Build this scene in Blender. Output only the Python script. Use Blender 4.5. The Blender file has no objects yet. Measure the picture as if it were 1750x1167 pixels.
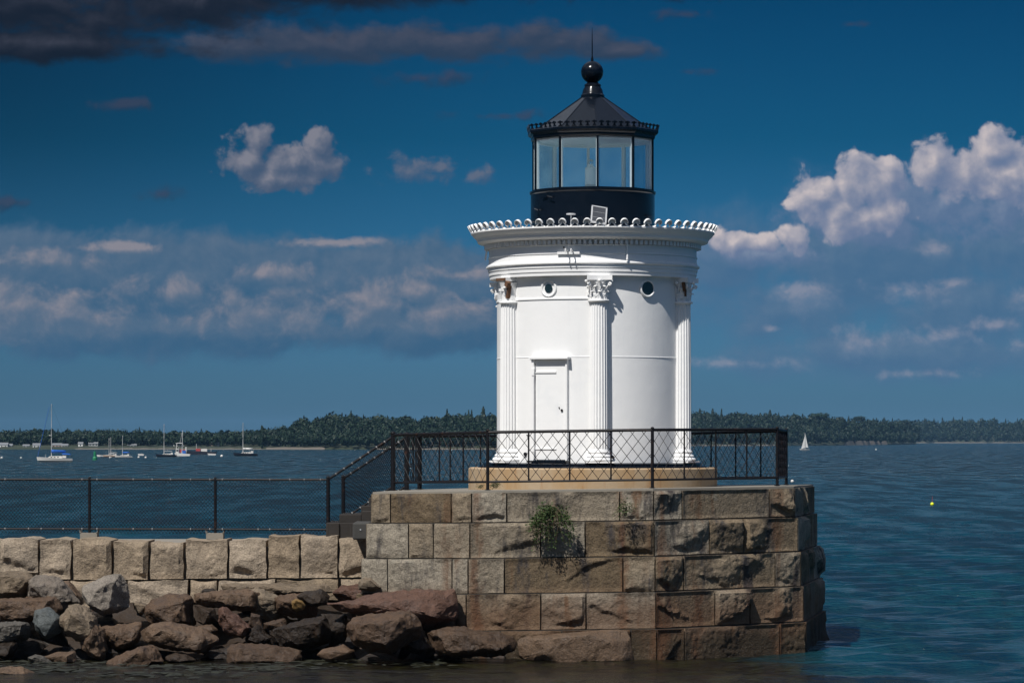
import bpy, bmesh, math, random
import numpy as np
from mathutils import Vector, Matrix, noise as mnoise
R_ = math.radians
random.seed(11)
rng = np.random.default_rng(5)
scene = bpy.context.scene
COL = scene.collection

# ------------------------------------------------------------------ camera
EYE = 3.87; FPX = 5580.0; HOR = 751.0; CX = -1.533; DT = 62.0
cam_d = bpy.data.cameras.new('camera'); cam = bpy.data.objects.new('camera', cam_d); COL.objects.link(cam)
cam.location = (CX, -DT, EYE); cam.rotation_euler = (R_(90), 0, 0)
cam_d.sensor_width = 36; cam_d.lens = 36 * FPX / 1750
cam_d.shift_y = (HOR - 583.5) / 1750
cam_d.clip_start = 1; cam_d.clip_end = 30000
scene.camera = cam
scene.view_settings.view_transform = 'Standard'; scene.view_settings.look = 'None'
scene.view_settings.exposure = 0.0; scene.view_settings.gamma = 1.0
scene.view_settings.use_curve_mapping = False
scene.render.engine = 'CYCLES'
scene.cycles.max_bounces = 6; scene.cycles.diffuse_bounces = 3; scene.cycles.glossy_bounces = 3
scene.cycles.transparent_max_bounces = 16

# ------------------------------------------------------------------ sun and sky
SUN_AZ, SUN_EL = -32.0, 53.0          # azimuth left of the viewing axis, behind the camera
sdir = Vector((math.sin(R_(SUN_AZ)) * math.cos(R_(SUN_EL)), -math.cos(R_(SUN_AZ)) * math.cos(R_(SUN_EL)), math.sin(R_(SUN_EL))))
sl = bpy.data.lights.new('sun', 'SUN'); sl.energy = 4.9; sl.angle = R_(0.53); sl.color = (1.0, 0.965, 0.92)
so = bpy.data.objects.new('sun', sl); COL.objects.link(so)
so.rotation_euler = sdir.to_track_quat('Z', 'Y').to_euler()
so.location = (0, -30, 60)

world = bpy.data.worlds.new('World'); scene.world = world; world.use_nodes = True
WN = world.node_tree
for n in list(WN.nodes): WN.nodes.remove(n)

class G:
    """small expression builder for shader node trees"""
    def __init__(s, nt): s.nt = nt
    def new(s, t, **k):
        n = s.nt.nodes.new(t)
        for a, b in k.items(): setattr(n, a, b)
        return n
    def put(s, sock, v):
        if isinstance(v, bpy.types.NodeSocket): s.nt.links.new(v, sock)
        elif v is not None:
            if hasattr(sock.default_value, '__len__') and not hasattr(v, '__len__'): v = (v,) * len(sock.default_value)
            if hasattr(v, '__len__') and len(sock.default_value) == 4 and len(v) == 3: v = (*v, 1)
            sock.default_value = v
    def m(s, op, a, b=None, c=None, clamp=False):
        n = s.new('ShaderNodeMath', operation=op, use_clamp=clamp)
        s.put(n.inputs[0], a); s.put(n.inputs[1], b)
        if c is not None: s.put(n.inputs[2], c)
        return n.outputs[0]
    def v(s, op, a, b=None, out=0):
        n = s.new('ShaderNodeVectorMath', operation=op)
        s.put(n.inputs[0], a)
        if b is not None: s.put(n.inputs[1], b)
        return n.outputs[out]
    def xyz(s, x, y, z):
        n = s.new('ShaderNodeCombineXYZ')
        s.put(n.inputs[0], x); s.put(n.inputs[1], y); s.put(n.inputs[2], z); return n.outputs[0]
    def sep(s, v):
        n = s.new('ShaderNodeSeparateXYZ'); s.put(n.inputs[0], v); return n.outputs
    def noise(s, vec, scale, detail=4, rough=0.5, dist=0.0, out=0):
        n = s.new('ShaderNodeTexNoise'); s.put(n.inputs['Vector'], vec)
        n.inputs['Scale'].default_value = scale; n.inputs['Detail'].default_value = detail
        n.inputs['Roughness'].default_value = rough; n.inputs['Distortion'].default_value = dist
        return n.outputs[out]
    def vor(s, vec, scale, feature='F1', out='Distance'):
        n = s.new('ShaderNodeTexVoronoi', feature=feature); s.put(n.inputs['Vector'], vec)
        n.inputs['Scale'].default_value = scale; return n.outputs[out]
    def mix(s, f, a, b, blend='MIX'):
        n = s.new('ShaderNodeMix', data_type='RGBA', blend_type=blend)
        s.put(n.inputs[0], f); s.put(n.inputs[6], a); s.put(n.inputs[7], b); return n.outputs[2]
    def ss(s, x, lo, hi, a=0.0, b=1.0):
        n = s.new('ShaderNodeMapRange', interpolation_type='SMOOTHSTEP')
        s.put(n.inputs[0], x); s.put(n.inputs[1], lo); s.put(n.inputs[2], hi); s.put(n.inputs[3], a); s.put(n.inputs[4], b)
        return n.outputs[0]
    def ramp(s, x, stops):
        n = s.new('ShaderNodeValToRGB'); e = n.color_ramp.elements
        e[0].position = stops[0][0]; e[0].color = (*stops[0][1], 1)
        e[1].position = stops[-1][0]; e[1].color = (*stops[-1][1], 1)
        for p, c in stops[1:-1]:
            q = e.new(p); q.color = (*c, 1)
        s.put(n.inputs[0], x); return n.outputs[0]
    def bump(s, h, strength=0.5, dist=0.02):
        n = s.new('ShaderNodeBump'); n.inputs['Strength'].default_value = strength
        n.inputs['Distance'].default_value = dist; s.put(n.inputs['Height'], h); return n.outputs[0]

def build_sky():
    K = 1 / 0.07                                   # cloud colours below are radiances; the background strength is 0.07
    g = G(WN)
    dirv = g.new('ShaderNodeTexCoord').outputs['Generated']
    sky = g.new('ShaderNodeTexSky'); sky.sky_type = 'NISHITA'; sky.sun_disc = False
    sky.sun_elevation = R_(SUN_EL); sky.sun_rotation = R_(180 - SUN_AZ)
    x, y, z = g.sep(dirv)
    el = g.m('ARCSINE', z)
    eld = g.m('MULTIPLY', el, 180 / math.pi)
    az = g.m('ARCTAN2', x, y)
    t = g.m('DIVIDE', eld, 90.0)
    # deep polarised blue: the tint deepens just above the horizon haze
    tint = g.ramp(t, [(0.0, (.215, .520, 1.0)), (1.5 / 90, (.165, .470, .97)), (3.2 / 90, (.078, .35, .74)), (5.2 / 90, (.018, .225, .46)), (8 / 90, (.005, .145, .31)),
                      (14 / 90, (.03, .18, .40)), (30 / 90, (.20, .42, .72)), (1.0, (.42, .66, .95))])
    u = g.m('MULTIPLY', az, 55.8); v = g.m('MULTIPLY', el, 55.8)      # one unit = 1/55.8 rad
    P = g.xyz(u, v, 0.0)
    base = g.mix(1.0, sky.outputs[0], tint, 'MULTIPLY')
    lft = g.m('MULTIPLY', g.ss(u, -11.5, 2.0, 1.0, 0.0), g.ss(v, 0.5, 6.5, 0.22, 1.0))
    base = g.mix(g.m('MULTIPLY', lft, 0.55), base, (.0, .0, .0), 'MIX')  # sky darkened towards the upper left in the colour, like a lens vignette

    def blobs(vec, lst):
        acc = None
        for (cx, cy, rx, ry, a) in lst:
            c = ((cx - 875) / 100, (HOR - cy) / 100, 0)
            d = g.v('MULTIPLY', g.v('SUBTRACT', vec, c), (100 / rx, 100 / ry, 0))
            l = g.v('LENGTH', d, out=1)
            f = g.m('MULTIPLY', g.m('SUBTRACT', 1.0, l), a)
            acc = f if acc is None else g.m('MAXIMUM', acc, f)
        return acc
    def layer(col, lst, seed, nsc, namp, thr, soft, lit, shd, opac, ldir=(-.10, .13), rough=.6, kshade=1.6, det=7, base_y=None, asp=1.0, mid=.45, billow=0.0):
        lit = tuple(a * K for a in lit); shd = tuple(a * K for a in shd)
        def dens(vec, det=det):
            q = g.v('ADD', g.v('MULTIPLY', vec, (1, asp, 1)), (seed, seed * .37, seed * .11))
            nn = g.m('MULTIPLY', g.m('SUBTRACT', g.noise(q, nsc, det, rough, 0.25), .5), namp)
            if billow:
                w = g.v('ADD', q, g.v('MULTIPLY', g.noise(q, nsc * 1.5, 3, .6, 0, 1), (.30, .30, 0)))
                b1 = g.m('SUBTRACT', .42, g.vor(w, nsc * 1.6)); b2 = g.m('SUBTRACT', .42, g.vor(w, nsc * 4.1))
                nn = g.m('ADD', nn, g.m('MULTIPLY', g.m('ADD', b1, g.m('MULTIPLY', b2, .45)), billow))
            return g.m('ADD', blobs(vec, lst), nn)
        d0 = dens(P)
        d1 = dens(g.v('ADD', P, (ldir[0], ldir[1], 0)), max(3, det - 2))
        al = g.m('MULTIPLY', g.ss(d0, thr, thr + soft), opac)
        sh = g.m('ADD', g.m('MULTIPLY', g.m('SUBTRACT', d0, d1), kshade), mid, clamp=True)
        sh = g.m('MULTIPLY', sh, sh)
        c = g.mix(sh, shd, lit)
        return g.mix(al, col, c)
    def streaks(c, lst): return layer(c, lst, 61.4, 1.6, 3.0, .1, .9, (.045, .052, .090), (.018, .040, .08), .65, kshade=.8, det=4)
    # ---- left: far broken bank and the small cumulus
    c = base
    c = layer(c, [(60, 490, 330, 110, 1), (330, 480, 420, 95, 1), (640, 485, 400, 90, 1), (800, 500, 330, 90, .9), (300, 565, 520, 60, .8), (760, 560, 330, 60, .8)],
              3.1, .85, 1.3, -.02, .38, (.150, .195, .262), (.034, .105, .200), .94, (-.10, .16), .62, .9, 6)
    c = layer(c, [(30, 525, 95, 72, 1), (130, 540, 150, 48, 1), (440, 535, 160, 58, 1), (640, 520, 110, 62, 1), (750, 540, 120, 38, 1), (715, 502, 80, 30, 1), (90, 450, 130, 28, .9), (450, 470, 80, 26, .8), (210, 427, 120, 14, .8), (580, 415, 110, 12, .7), (310, 500, 120, 34, .7), (800, 470, 110, 24, .7)],
              7.7, 1.3, 2.4, -.02, .6, (.270, .255, .290), (.080, .140, .222), .85, (-.10, .14), .62, .85, 6)
    cum2 = [(440, 250, 42, 50, 1), (425, 280, 66, 50, 1), (490, 280, 90, 52, 1), (546, 256, 46, 50, 1), (540, 282, 66, 52, 1), (478, 306, 136, 36, 1)]
    c = layer(c, cum2, 41.7, 2.0, 1.5, .17, .34, (.225, .225, .27), (.060, .095, .165), .90, (-.11, .15), .6, .95, 6, billow=.26, mid=.50)
    c = layer(c, [(700, 295, 52, 34, 1), (750, 287, 56, 30, 1), (740, 305, 100, 22, .9), (815, 300, 52, 20, .9)], 52.1, 2.2, 2.6, .10, .7, (.13, .15, .21), (.045, .10, .19), .8, kshade=.9, det=5)
    cL = streaks(c, [(215, 185, 60, 16, 1), (850, 200, 120, 12, .8), (40, 352, 70, 14, .9), (280, 335, 56, 20, .9)])
    # ---- right: low veils, shaded bases, bright cumulus
    c = base
    c = layer(c, [(1480, 450, 380, 150, 1), (1650, 520, 280, 110, 1), (1330, 530, 240, 90, .9), (1500, 605, 400, 60, .9), (1250, 450, 130, 80, 1), (1720, 430, 190, 120, 1)],
              12.3, .8, 1.6, .0, .7, (.135, .205, .30), (.058, .135, .250), .86, (-.10, .15), .6, .9, 6)
    c = layer(c, [(1370, 508, 90, 36, 1), (1570, 500, 110, 30, 1), (1620, 487, 60, 22, 1), (1590, 432, 44, 22, 1), (1470, 585, 100, 36, .9), (1600, 580, 130, 24, .8), (1250, 622, 150, 18, .8), (1580, 640, 120, 14, .8), (1740, 510, 50, 32, .9), (1740, 590, 50, 24, .8), (1315, 563, 22, 12, .9), (1690, 560, 60, 18, .7)],
              21.9, 1.8, 2.4, .04, .95, (.28, .29, .365), (.12, .19, .30), .70, (-.10, .14), .62, .9, 6)
    c = layer(c, [(1600, 350, 240, 78, 1), (1480, 385, 170, 58, 1), (1300, 436, 130, 30, 1), (1720, 345, 150, 90, 1)], 29.3, 1.5, 1.8, .08, .6, (.21, .26, .37), (.10, .165, .29), .88, (-.10, .15), .6, .9, 5)
    cum = [(1248, 420, 46, 34, 1), (1300, 418, 60, 30, 1), (1355, 406, 50, 34, 1), (1400, 340, 66, 62, 1), (1425, 372, 78, 54, 1), (1470, 322, 84, 62, 1), (1515, 305, 54, 44, 1), (1500, 370, 72, 46, 1),
           (1590, 290, 72, 60, 1), (1640, 300, 92, 68, 1), (1695, 268, 70, 56, 1), (1720, 300, 90, 68, 1), (1770, 320, 80, 50, 1)]
    cR = layer(c, cum, 33.3, 1.25, 1.4, .10, .24, (.56, .50, .51), (.13, .185, .31), .97, (-.13, .17), .60, .85, 7, billow=.50, mid=.50)
    # ---- top: long grey band and the rain-dark mass
    c = streaks(base, [(720, 138, 120, 20, 1), (1170, 30, 60, 14, .8), (1210, 125, 50, 10, .6), (1450, 50, 30, 8, .5)])
    c = layer(c, [(400, 88, 170, 34, 1), (560, 80, 260, 46, 1), (760, 78, 260, 42, 1), (960, 76, 170, 40, 1), (1060, 90, 100, 26, 1)],
              72.2, 1.0, 2.2, .05, .7, (.066, .074, .110), (.026, .046, .085), .88, (-.08, .16), .6, .85, 6, asp=1.6)
    cT = layer(c, [(60, 15, 420, 95, 1), (330, 10, 280, 75, 1), (100, 85, 280, 36, 1), (520, -20, 580, 52, 1), (900, -50, 600, 62, 1)],
              83.5, .75, 2.2, .05, .6, (.038, .043, .064), (.007, .012, .024), .95, (-.08, .16), .6, .85, 6, asp=1.5)
    # unseen broken cumulus added over the rest of the dome, brightened for fill light
    zz = g.m('ADD', g.m('MAXIMUM', z, 0.0), .12)
    Q = g.xyz(g.m('DIVIDE', x, zz), g.m('DIVIDE', y, zz), 3.0)
    n = g.noise(Q, 1.1, 4, .6, .2); n1 = g.noise(g.v('ADD', Q, (-.12, -.16, 0)), 1.1, 4, .6, .2)
    cov = g.m('MULTIPLY', g.ss(n, .46, .60), g.ss(eld, 14.0, 34.0))
    shade = g.m('ADD', g.m('MULTIPLY', g.m('SUBTRACT', n, n1), 2.5), .5, clamp=True)
    far = g.mix(g.m('MULTIPLY', cov, .9), base, g.mix(shade, (2.6, 3.6, 5.6), (9.2, 9.7, 10.6)))
    b2 = g.new('ShaderNodeBackground'); g.put(b2.inputs[0], far); b2.inputs[1].default_value = 0.07
    # near the northern horizon the named cloud banks are drawn, elsewhere the dome clouds (both share the same clear sky)
    inside = g.m('MULTIPLY', g.m('LESS_THAN', g.m('ABSOLUTE', u), 16.0), g.m('LESS_THAN', v, 8.76))
    def back(col): n_ = g.new('ShaderNodeBackground'); g.put(n_.inputs[0], col); n_.inputs[1].default_value = 0.07; return n_.outputs[0]
    def pick(f, a, b): n_ = g.new('ShaderNodeMixShader'); g.put(n_.inputs[0], f); WN.links.new(a, n_.inputs[1]); WN.links.new(b, n_.inputs[2]); return n_
    # each bank is only evaluated in its own part of the sky (a mix of 0 or 1 skips the other branch)
    low = pick(g.m('GREATER_THAN', u, 1.95), back(cL), back(cR))
    win = pick(g.m('GREATER_THAN', v, 5.86), low.outputs[0], back(cT))
    bare = g.m('GREATER_THAN', v, .8)
    win = pick(bare, back(base), win.outputs[0])
    ms = pick(inside, b2.outputs[0], win.outputs[0])
    out = g.new('ShaderNodeOutputWorld'); WN.links.new(ms.outputs[0], out.inputs[0])
build_sky()
scene.world.cycles.sampling_method = 'MANUAL'; scene.world.cycles.sample_map_resolution = 512

# ------------------------------------------------------------------ helpers
def PX(px, py, D): return Vector((CX + (px - 875) / FPX * D, D - DT, EYE - (py - HOR) / FPX * D))
def XD(px, D): return Vector((CX + (px - 875) / FPX * D, D - DT))

def link(o, parent=None):
    COL.objects.link(o)
    if parent is not None: o.parent = parent
    return o
def tag(o, label=None, cat=None, group=None, kind=None):
    if label: o['label'] = label
    if cat: o['category'] = cat
    if group: o['group'] = group
    if kind: o['kind'] = kind
    return o
def empty(name, loc, label, cat, group=None, rz=0):
    o = bpy.data.objects.new(name, None); link(o); o.location = loc; o.rotation_euler = (0, 0, rz)
    o.empty_display_size = .3
    return tag(o, label, cat, group)

class MB:
    def __init__(s): s.v = []; s.f = []
    def add(s, vs, fs):
        b = len(s.v); s.v += [tuple(p) for p in vs]; s.f += [tuple(b + i for i in f) for f in fs]
    def box(s, c, size, M=None):
        hx, hy, hz = size[0] / 2, size[1] / 2, size[2] / 2; c = Vector(c)
        vs = []
        for dz in (-hz, hz):
            for dx, dy in ((-hx, -hy), (hx, -hy), (hx, hy), (-hx, hy)):
                p = Vector((dx, dy, dz))
                if M is not None: p = M @ p
                vs.append(c + p)
        s.add(vs, [(3, 2, 1, 0), (4, 5, 6, 7), (0, 1, 5, 4), (1, 2, 6, 5), (2, 3, 7, 6), (3, 0, 4, 7)])
    def tube(s, a, b, r, n=6, r2=None, cap=True):
        a = Vector(a); b = Vector(b); d = b - a
        if d.length < 1e-6: return
        q = d.to_track_quat('Z', 'Y'); r2 = r if r2 is None else r2
        vs = []
        for p, rr in ((a, r), (b, r2)):
            for i in range(n):
                t = 2 * math.pi * i / n
                vs.append(p + q @ Vector((rr * math.cos(t), rr * math.sin(t), 0)))
        fs = [(i, (i + 1) % n, n + (i + 1) % n, n + i) for i in range(n)]
        if cap: fs += [tuple(range(n - 1, -1, -1)), tuple(range(n, 2 * n))]
        s.add(vs, fs)
    def path(s, pts, r, n=6):
        for a, b in zip(pts[:-1], pts[1:]): s.tube(a, b, r, n)
    def lathe(s, prof, n=48, c=(0, 0), a0=0.0, a1=2 * math.pi, close=False):
        full = abs(a1 - a0 - 2 * math.pi) < 1e-6
        m = n if full else n + 1; k = len(prof); vs = []
        for i in range(m):
            t = a0 + (a1 - a0) * i / n
            for r, z in prof: vs.append((c[0] + r * math.sin(t), c[1] - r * math.cos(t), z))
        fs = []
        for i in range(n):
            j = (i + 1) % m
            for q in range(k - 1):
                fs.append((i * k + q, j * k + q, j * k + q + 1, i * k + q + 1))
            if close: fs.append((i * k + k - 1, j * k + k - 1, j * k, i * k))
        s.add(vs, fs)
    def prism(s, poly, y0, y1):
        """outline in x,z extruded along y"""
        n = len(poly)
        vs = [(x, y0, z) for x, z in poly] + [(x, y1, z) for x, z in poly]
        fs = [tuple(range(n)), tuple(range(2 * n - 1, n - 1, -1))] + [(i, n + i, n + (i + 1) % n, (i + 1) % n) for i in range(n)]
        s.add(vs, fs)
    def slab(s, poly, z0, z1):
        n = len(poly)
        vs = [(x, y, z0) for x, y in poly] + [(x, y, z1) for x, y in poly]
        fs = [tuple(range(n - 1, -1, -1)), tuple(range(n, 2 * n))] + [(i, (i + 1) % n, n + (i + 1) % n, n + i) for i in range(n)]
        s.add(vs, fs)
    def sphere(s, c, r, n=12, m=8, sq=(1, 1, 1)):
        prof = [(r * math.sin(math.pi * j / m), -r * math.cos(math.pi * j / m)) for j in range(m + 1)]
        b = len(s.v)
        s.lathe(prof, n)
        s.v[b:] = [(c[0] + x * sq[0], c[1] + y * sq[1], c[2] + z * sq[2]) for x, y, z in s.v[b:]]
    def build(s, name, mat, parent=None, smooth=False, loc=None, auto=None):
        me = bpy.data.meshes.new(name); me.from_pydata(s.v, [], s.f); me.update()
        bm = bmesh.new(); bm.from_mesh(me)
        bmesh.ops.remove_doubles(bm, verts=bm.verts, dist=1e-5)
        bmesh.ops.recalc_face_normals(bm, faces=bm.faces)
        bm.to_mesh(me); bm.free()
        if smooth:
            me.polygons.foreach_set('use_smooth', [True] * len(me.polygons))
            if auto: me.set_sharp_from_angle(angle=R_(auto))
        if mat: me.materials.append(mat)
        o = bpy.data.objects.new(name, me); link(o, parent)
        if loc is not None: o.location = loc
        return o
def arr_mesh(name, V, F, mat, parent=None, smooth=False):
    """numpy quads"""
    me = bpy.data.meshes.new(name); n = len(V); k = len(F)
    me.vertices.add(n); me.vertices.foreach_set('co', np.ascontiguousarray(V, dtype=np.float32).ravel())
    me.loops.add(k * 4); me.loops.foreach_set('vertex_index', np.ascontiguousarray(F, dtype=np.int32).ravel())
    me.polygons.add(k); me.polygons.foreach_set('loop_start', np.arange(0, k * 4, 4, dtype=np.int32))
    me.update(calc_edges=True); me.validate()
    if smooth: me.polygons.foreach_set('use_smooth', np.ones(len(me.polygons), dtype=bool))
    if mat: me.materials.append(mat)
    o = bpy.data.objects.new(name, me); return link(o, parent)
def copy_tree(o, parent=None):
    c = o.copy(); COL.objects.link(c); c.parent = parent if parent is not None else o.parent
    for ch in list(o.children): copy_tree(ch, c)
    return c

# ------------------------------------------------------------------ materials
def newmat(name):
    m = bpy.data.materials.new(name); m.use_nodes = True
    g = G(m.node_tree); return m, g, m.node_tree.nodes['Principled BSDF']
def simple(name, col, rough=.5, metal=0.0, var=.12, scale=3.0, bump=0.0, bscale=30, spec=.5):
    m, g, b = newmat(name)
    tc = g.new('ShaderNodeTexCoord').outputs['Object']
    n = g.noise(tc, scale, 5, .6)
    k = g.m('ADD', g.m('MULTIPLY', g.m('SUBTRACT', n, .5), var * 2), 1.0)
    c = g.mix(1.0, col, g.xyz(k, k, k), 'MULTIPLY')
    g.put(b.inputs['Base Color'], c); b.inputs['Roughness'].default_value = rough; b.inputs['Metallic'].default_value = metal
    b.inputs['Specular IOR Level'].default_value = spec
    if bump: g.put(b.inputs['Normal'], g.bump(g.noise(tc, bscale, 4, .6), bump, .01))
    return m

def white_paint():
    m, g, b = newmat('white_paint')
    pos = g.new('ShaderNodeNewGeometry').outputs['Position']
    st = g.noise(g.v('MULTIPLY', pos, (9, 9, .7)), 1.0, 5, .6)
    pt = g.noise(pos, 2.3, 5, .65)
    f = g.m('ADD', g.m('MULTIPLY', g.ss(st, .54, .78), .30), g.m('MULTIPLY', g.ss(pt, .52, .75), .30))
    c = g.mix(f, (.83, .83, .82), (.68, .70, .72))
    ch = g.ss(g.vor(pos, 1.4), .0, .022, 1.0, 0.0)          # a few chips of rust
    c = g.mix(g.m('MULTIPLY', ch, .6), c, (.22, .16, .12))
    g.put(b.inputs['Base Color'], c); b.inputs['Roughness'].default_value = .5
    h = g.m('ADD', g.noise(pos, 3.0, 4, .55), g.m('MULTIPLY', g.noise(pos, 45, 3, .6), .12))
    g.put(b.inputs['Normal'], g.bump(h, .35, .02))
    return m
def black_paint():
    m, g, b = newmat('black_paint')
    tc = g.new('ShaderNodeNewGeometry').outputs['Position']
    n = g.noise(tc, 6, 5, .65)
    g.put(b.inputs['Base Color'], g.mix(n, (.002, .004, .008), (.005, .008, .014)))
    g.put(b.inputs['Roughness'], g.ss(n, .3, .7, .14, .24)); b.inputs['Specular IOR Level'].default_value = .28
    g.put(b.inputs['Normal'], g.bump(g.noise(tc, 9, 3, .5), .08, .01))
    return m
def rail_paint():
    m, g, b = newmat('rail_paint')
    tc = g.new('ShaderNodeNewGeometry').outputs['Position']
    n = g.noise(tc, 7, 5, .7)
    c = g.mix(g.ss(n, .56, .72), (.008, .008, .010), (.045, .022, .014))
    g.put(b.inputs['Base Color'], c); b.inputs['Roughness'].default_value = .5; b.inputs['Specular IOR Level'].default_value = .18
    return m
def granite(name, cols, tide=False, stain=.5, seed=0.0, bump=.9, wet=False, dark=1.0):
    """split granite: per-stone tone, grain, weather stains; the tide band is browned by weed and rust"""
    m, g, b = newmat(name)
    pos = g.new('ShaderNodeNewGeometry').outputs['Position']
    rnd = g.new('ShaderNodeObjectInfo').outputs['Random']
    q = g.v('ADD', pos, (seed, seed, seed))
    big = g.noise(q, .9, 4, .6); mid = g.noise(q, 4.5, 5, .65); fine = g.noise(q, 38, 4, .7)
    t = g.m('ADD', g.m('MULTIPLY', rnd, .85), g.m('MULTIPLY', big, .40), clamp=True)
    c = g.ramp(g.m('SUBTRACT', t, .1), [(0.0, cols[0]), (.45, cols[1]), (1.0, cols[2])])
    k = g.m('ADD', g.m('MULTIPLY', g.m('SUBTRACT', mid, .5), 1.2), g.m('MULTIPLY', g.m('SUBTRACT', fine, .5), 2.2))
    k = g.m('MULTIPLY', g.m('ADD', k, 1.0), dark)
    c = g.mix(1.0, c, g.xyz(k, k, k), 'MULTIPLY')
    if stain:
        s1 = g.noise(g.v('MULTIPLY', q, (3.2, 3.2, .7)), 1.0, 5, .65)
        c = g.mix(g.m('MULTIPLY', g.ss(s1, .50, .68), stain), c, (.040, .036, .036))
        s2 = g.noise(g.v('MULTIPLY', g.v('ADD', q, (31, 7, 3)), (2.6, 2.6, .45)), 1.0, 4, .6)
        c = g.mix(g.m('MULTIPLY', g.ss(s2, .60, .74), stain * .9), c, (.115, .058, .028))
        lich = g.m('MULTIPLY', g.ss(g.noise(q, 2.1, 5, .7), .62, .72), stain * .5)
        c = g.mix(lich, c, (.27, .25, .20))
    x, y, z = g.sep(pos)
    if tide:
        zz = g.m('ADD', z, g.m('MULTIPLY', g.m('SUBTRACT', big, .5), .7))
        f = g.ss(zz, .75, 1.45, 1.0, 0.0)
        c = g.mix(g.m('MULTIPLY', f, .68), c, g.mix(mid, (.088, .040, .019), (.125, .068, .036)))
        f2 = g.ss(zz, .25, .62, 1.0, 0.0)
        c = g.mix(g.m('MULTIPLY', f2, .8), c, g.mix(mid, (.020, .016, .010), (.034, .027, .015)))
        # rust weeping down the corner joint
        xw = g.m('ADD', x, g.m('MULTIPLY', g.m('SUBTRACT', mid, .5), .5)); rx = None
        for x0, wd in ((1.10, 1.0), (-2.62, 1.6), (-2.18, 2.2), (-.75, 2.6), (.42, 2.8), (3.30, 2.0), (1.75, 2.6)):
            a_ = g.m('MULTIPLY', g.m('ABSOLUTE', g.m('SUBTRACT', xw, x0)), wd); rx = a_ if rx is None else g.m('MINIMUM', rx, a_)
        fr = g.m('MULTIPLY', g.ss(rx, .02, .42, 1.0, 0.0), g.ss(g.noise(g.v('MULTIPLY', q, (4, 4, .6)), 1.0, 4, .6), .42, .62))
        c = g.mix(g.m('MULTIPLY', fr, .62), c, (.105, .045, .020))
        barn = g.m('MULTIPLY', g.ss(z, .12, .42, 1.0, 0.0), g.ss(g.vor(q, 30), .12, .24, 1.0, 0.0))
        c = g.mix(g.m('MULTIPLY', barn, .6), c, (.22, .20, .15))
    g.put(b.inputs['Base Color'], c)
    if wet: g.put(b.inputs['Roughness'], g.ss(mid, .3, .7, .45, .8))
    else: b.inputs['Roughness'].default_value = .88
    b.inputs['Specular IOR Level'].default_value = .3
    h = g.m('ADD', g.m('MULTIPLY', mid, .9), g.m('ADD', g.m('MULTIPLY', fine, .28), g.m('MULTIPLY', g.noise(q, 13, 5, .65), .6)))
    g.put(b.inputs['Normal'], g.bump(h, bump, .045))
    return m
def water_mat():
    m, g, b = newmat('sea_water')
    pos = g.new('ShaderNodeNewGeometry').outputs['Position']
    x, y, z = g.sep(pos)
    # the bottom shows through in the shallows around the rocks
    wob = g.m('MULTIPLY', g.m('SUBTRACT', g.noise(pos, .5, 3, .5), .5), 4.0)
    edge = g.m('ADD', g.m('ADD', g.m('MULTIPLY', x, 1.0), g.m('MULTIPLY', y, .12)), wob)
    sh = g.m('MULTIPLY', g.ss(edge, 1.5, 4.2, 1.0, 0.0), g.ss(y, -2.0, 1.5, 1.0, 0.0))
    weed = g.ss(g.noise(g.v('MULTIPLY', pos, (1, .45, 1)), 2.4, 5, .65), .42, .62)
    bot = g.mix(weed, (.007, .0055, .0035), (.015, .014, .005))
    streak = g.ss(g.noise(g.v('MULTIPLY', pos, (1, .17, 1)), .35, 8, .74), .40, .60)
    deep = g.mix(streak, (.0005, .018, .028), (.001, .041, .056))  # ripple light and dark put into the water colour as streaks
    g.put(b.inputs['Base Color'], g.mix(sh, deep, bot))
    b.inputs['IOR'].default_value = 1.333
    g.put(b.inputs['Roughness'], g.m('ADD', .13, g.m('MULTIPLY', g.m('MULTIPLY', g.m('SUBTRACT', 1.0, streak), g.ss(y, -14, 120)), .25)))
    n1 = g.noise(g.v('MULTIPLY', pos, (1.0, 2.0, 1)), 1.3, 4, .6)
    n2 = g.noise(g.v('MULTIPLY', pos, (1.0, 1.7, 1)), 6.5, 3, .6)
    n3 = g.noise(g.v('MULTIPLY', pos, (.22, .34, 1)), 1.0, 5, .62)
    n4 = g.noise(g.v('MULTIPLY', pos, (.07, .11, 1)), 1.0, 4, .6)
    far = g.ss(y, 60, 420)
    h = g.m('ADD', g.m('MULTIPLY', n1, .38), g.m('ADD', g.m('MULTIPLY', n2, .085), g.m('MULTIPLY', g.m('ADD', g.m('MULTIPLY', n3, 7.0), g.m('MULTIPLY', n4, 9.0)), far)))
    bn = g.new('ShaderNodeBump'); g.put(bn.inputs['Height'], h)
    g.put(bn.inputs['Strength'], g.ss(y, 20, 200, .8, 1.0)); bn.inputs['Distance'].default_value = .8
    g.put(b.inputs['Normal'], bn.outputs[0])
    return m
def leaf_mat(name, a, bcol, scale=.12, rough=.6, trans=.15):
    m, g, b = newmat(name)
    pos = g.new('ShaderNodeNewGeometry').outputs['Position']
    n = g.noise(pos, scale, 3, .6); n2 = g.noise(pos, scale * 7, 3, .6)
    t = g.m('ADD', g.m('MULTIPLY', g.ss(n, .3, .7), .6), g.m('MULTIPLY', g.ss(n2, .3, .7), .4))
    g.put(b.inputs['Base Color'], g.mix(t, a, bcol)); b.inputs['Roughness'].default_value = rough
    b.inputs['Specular IOR Level'].default_value = .25
    return m
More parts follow.
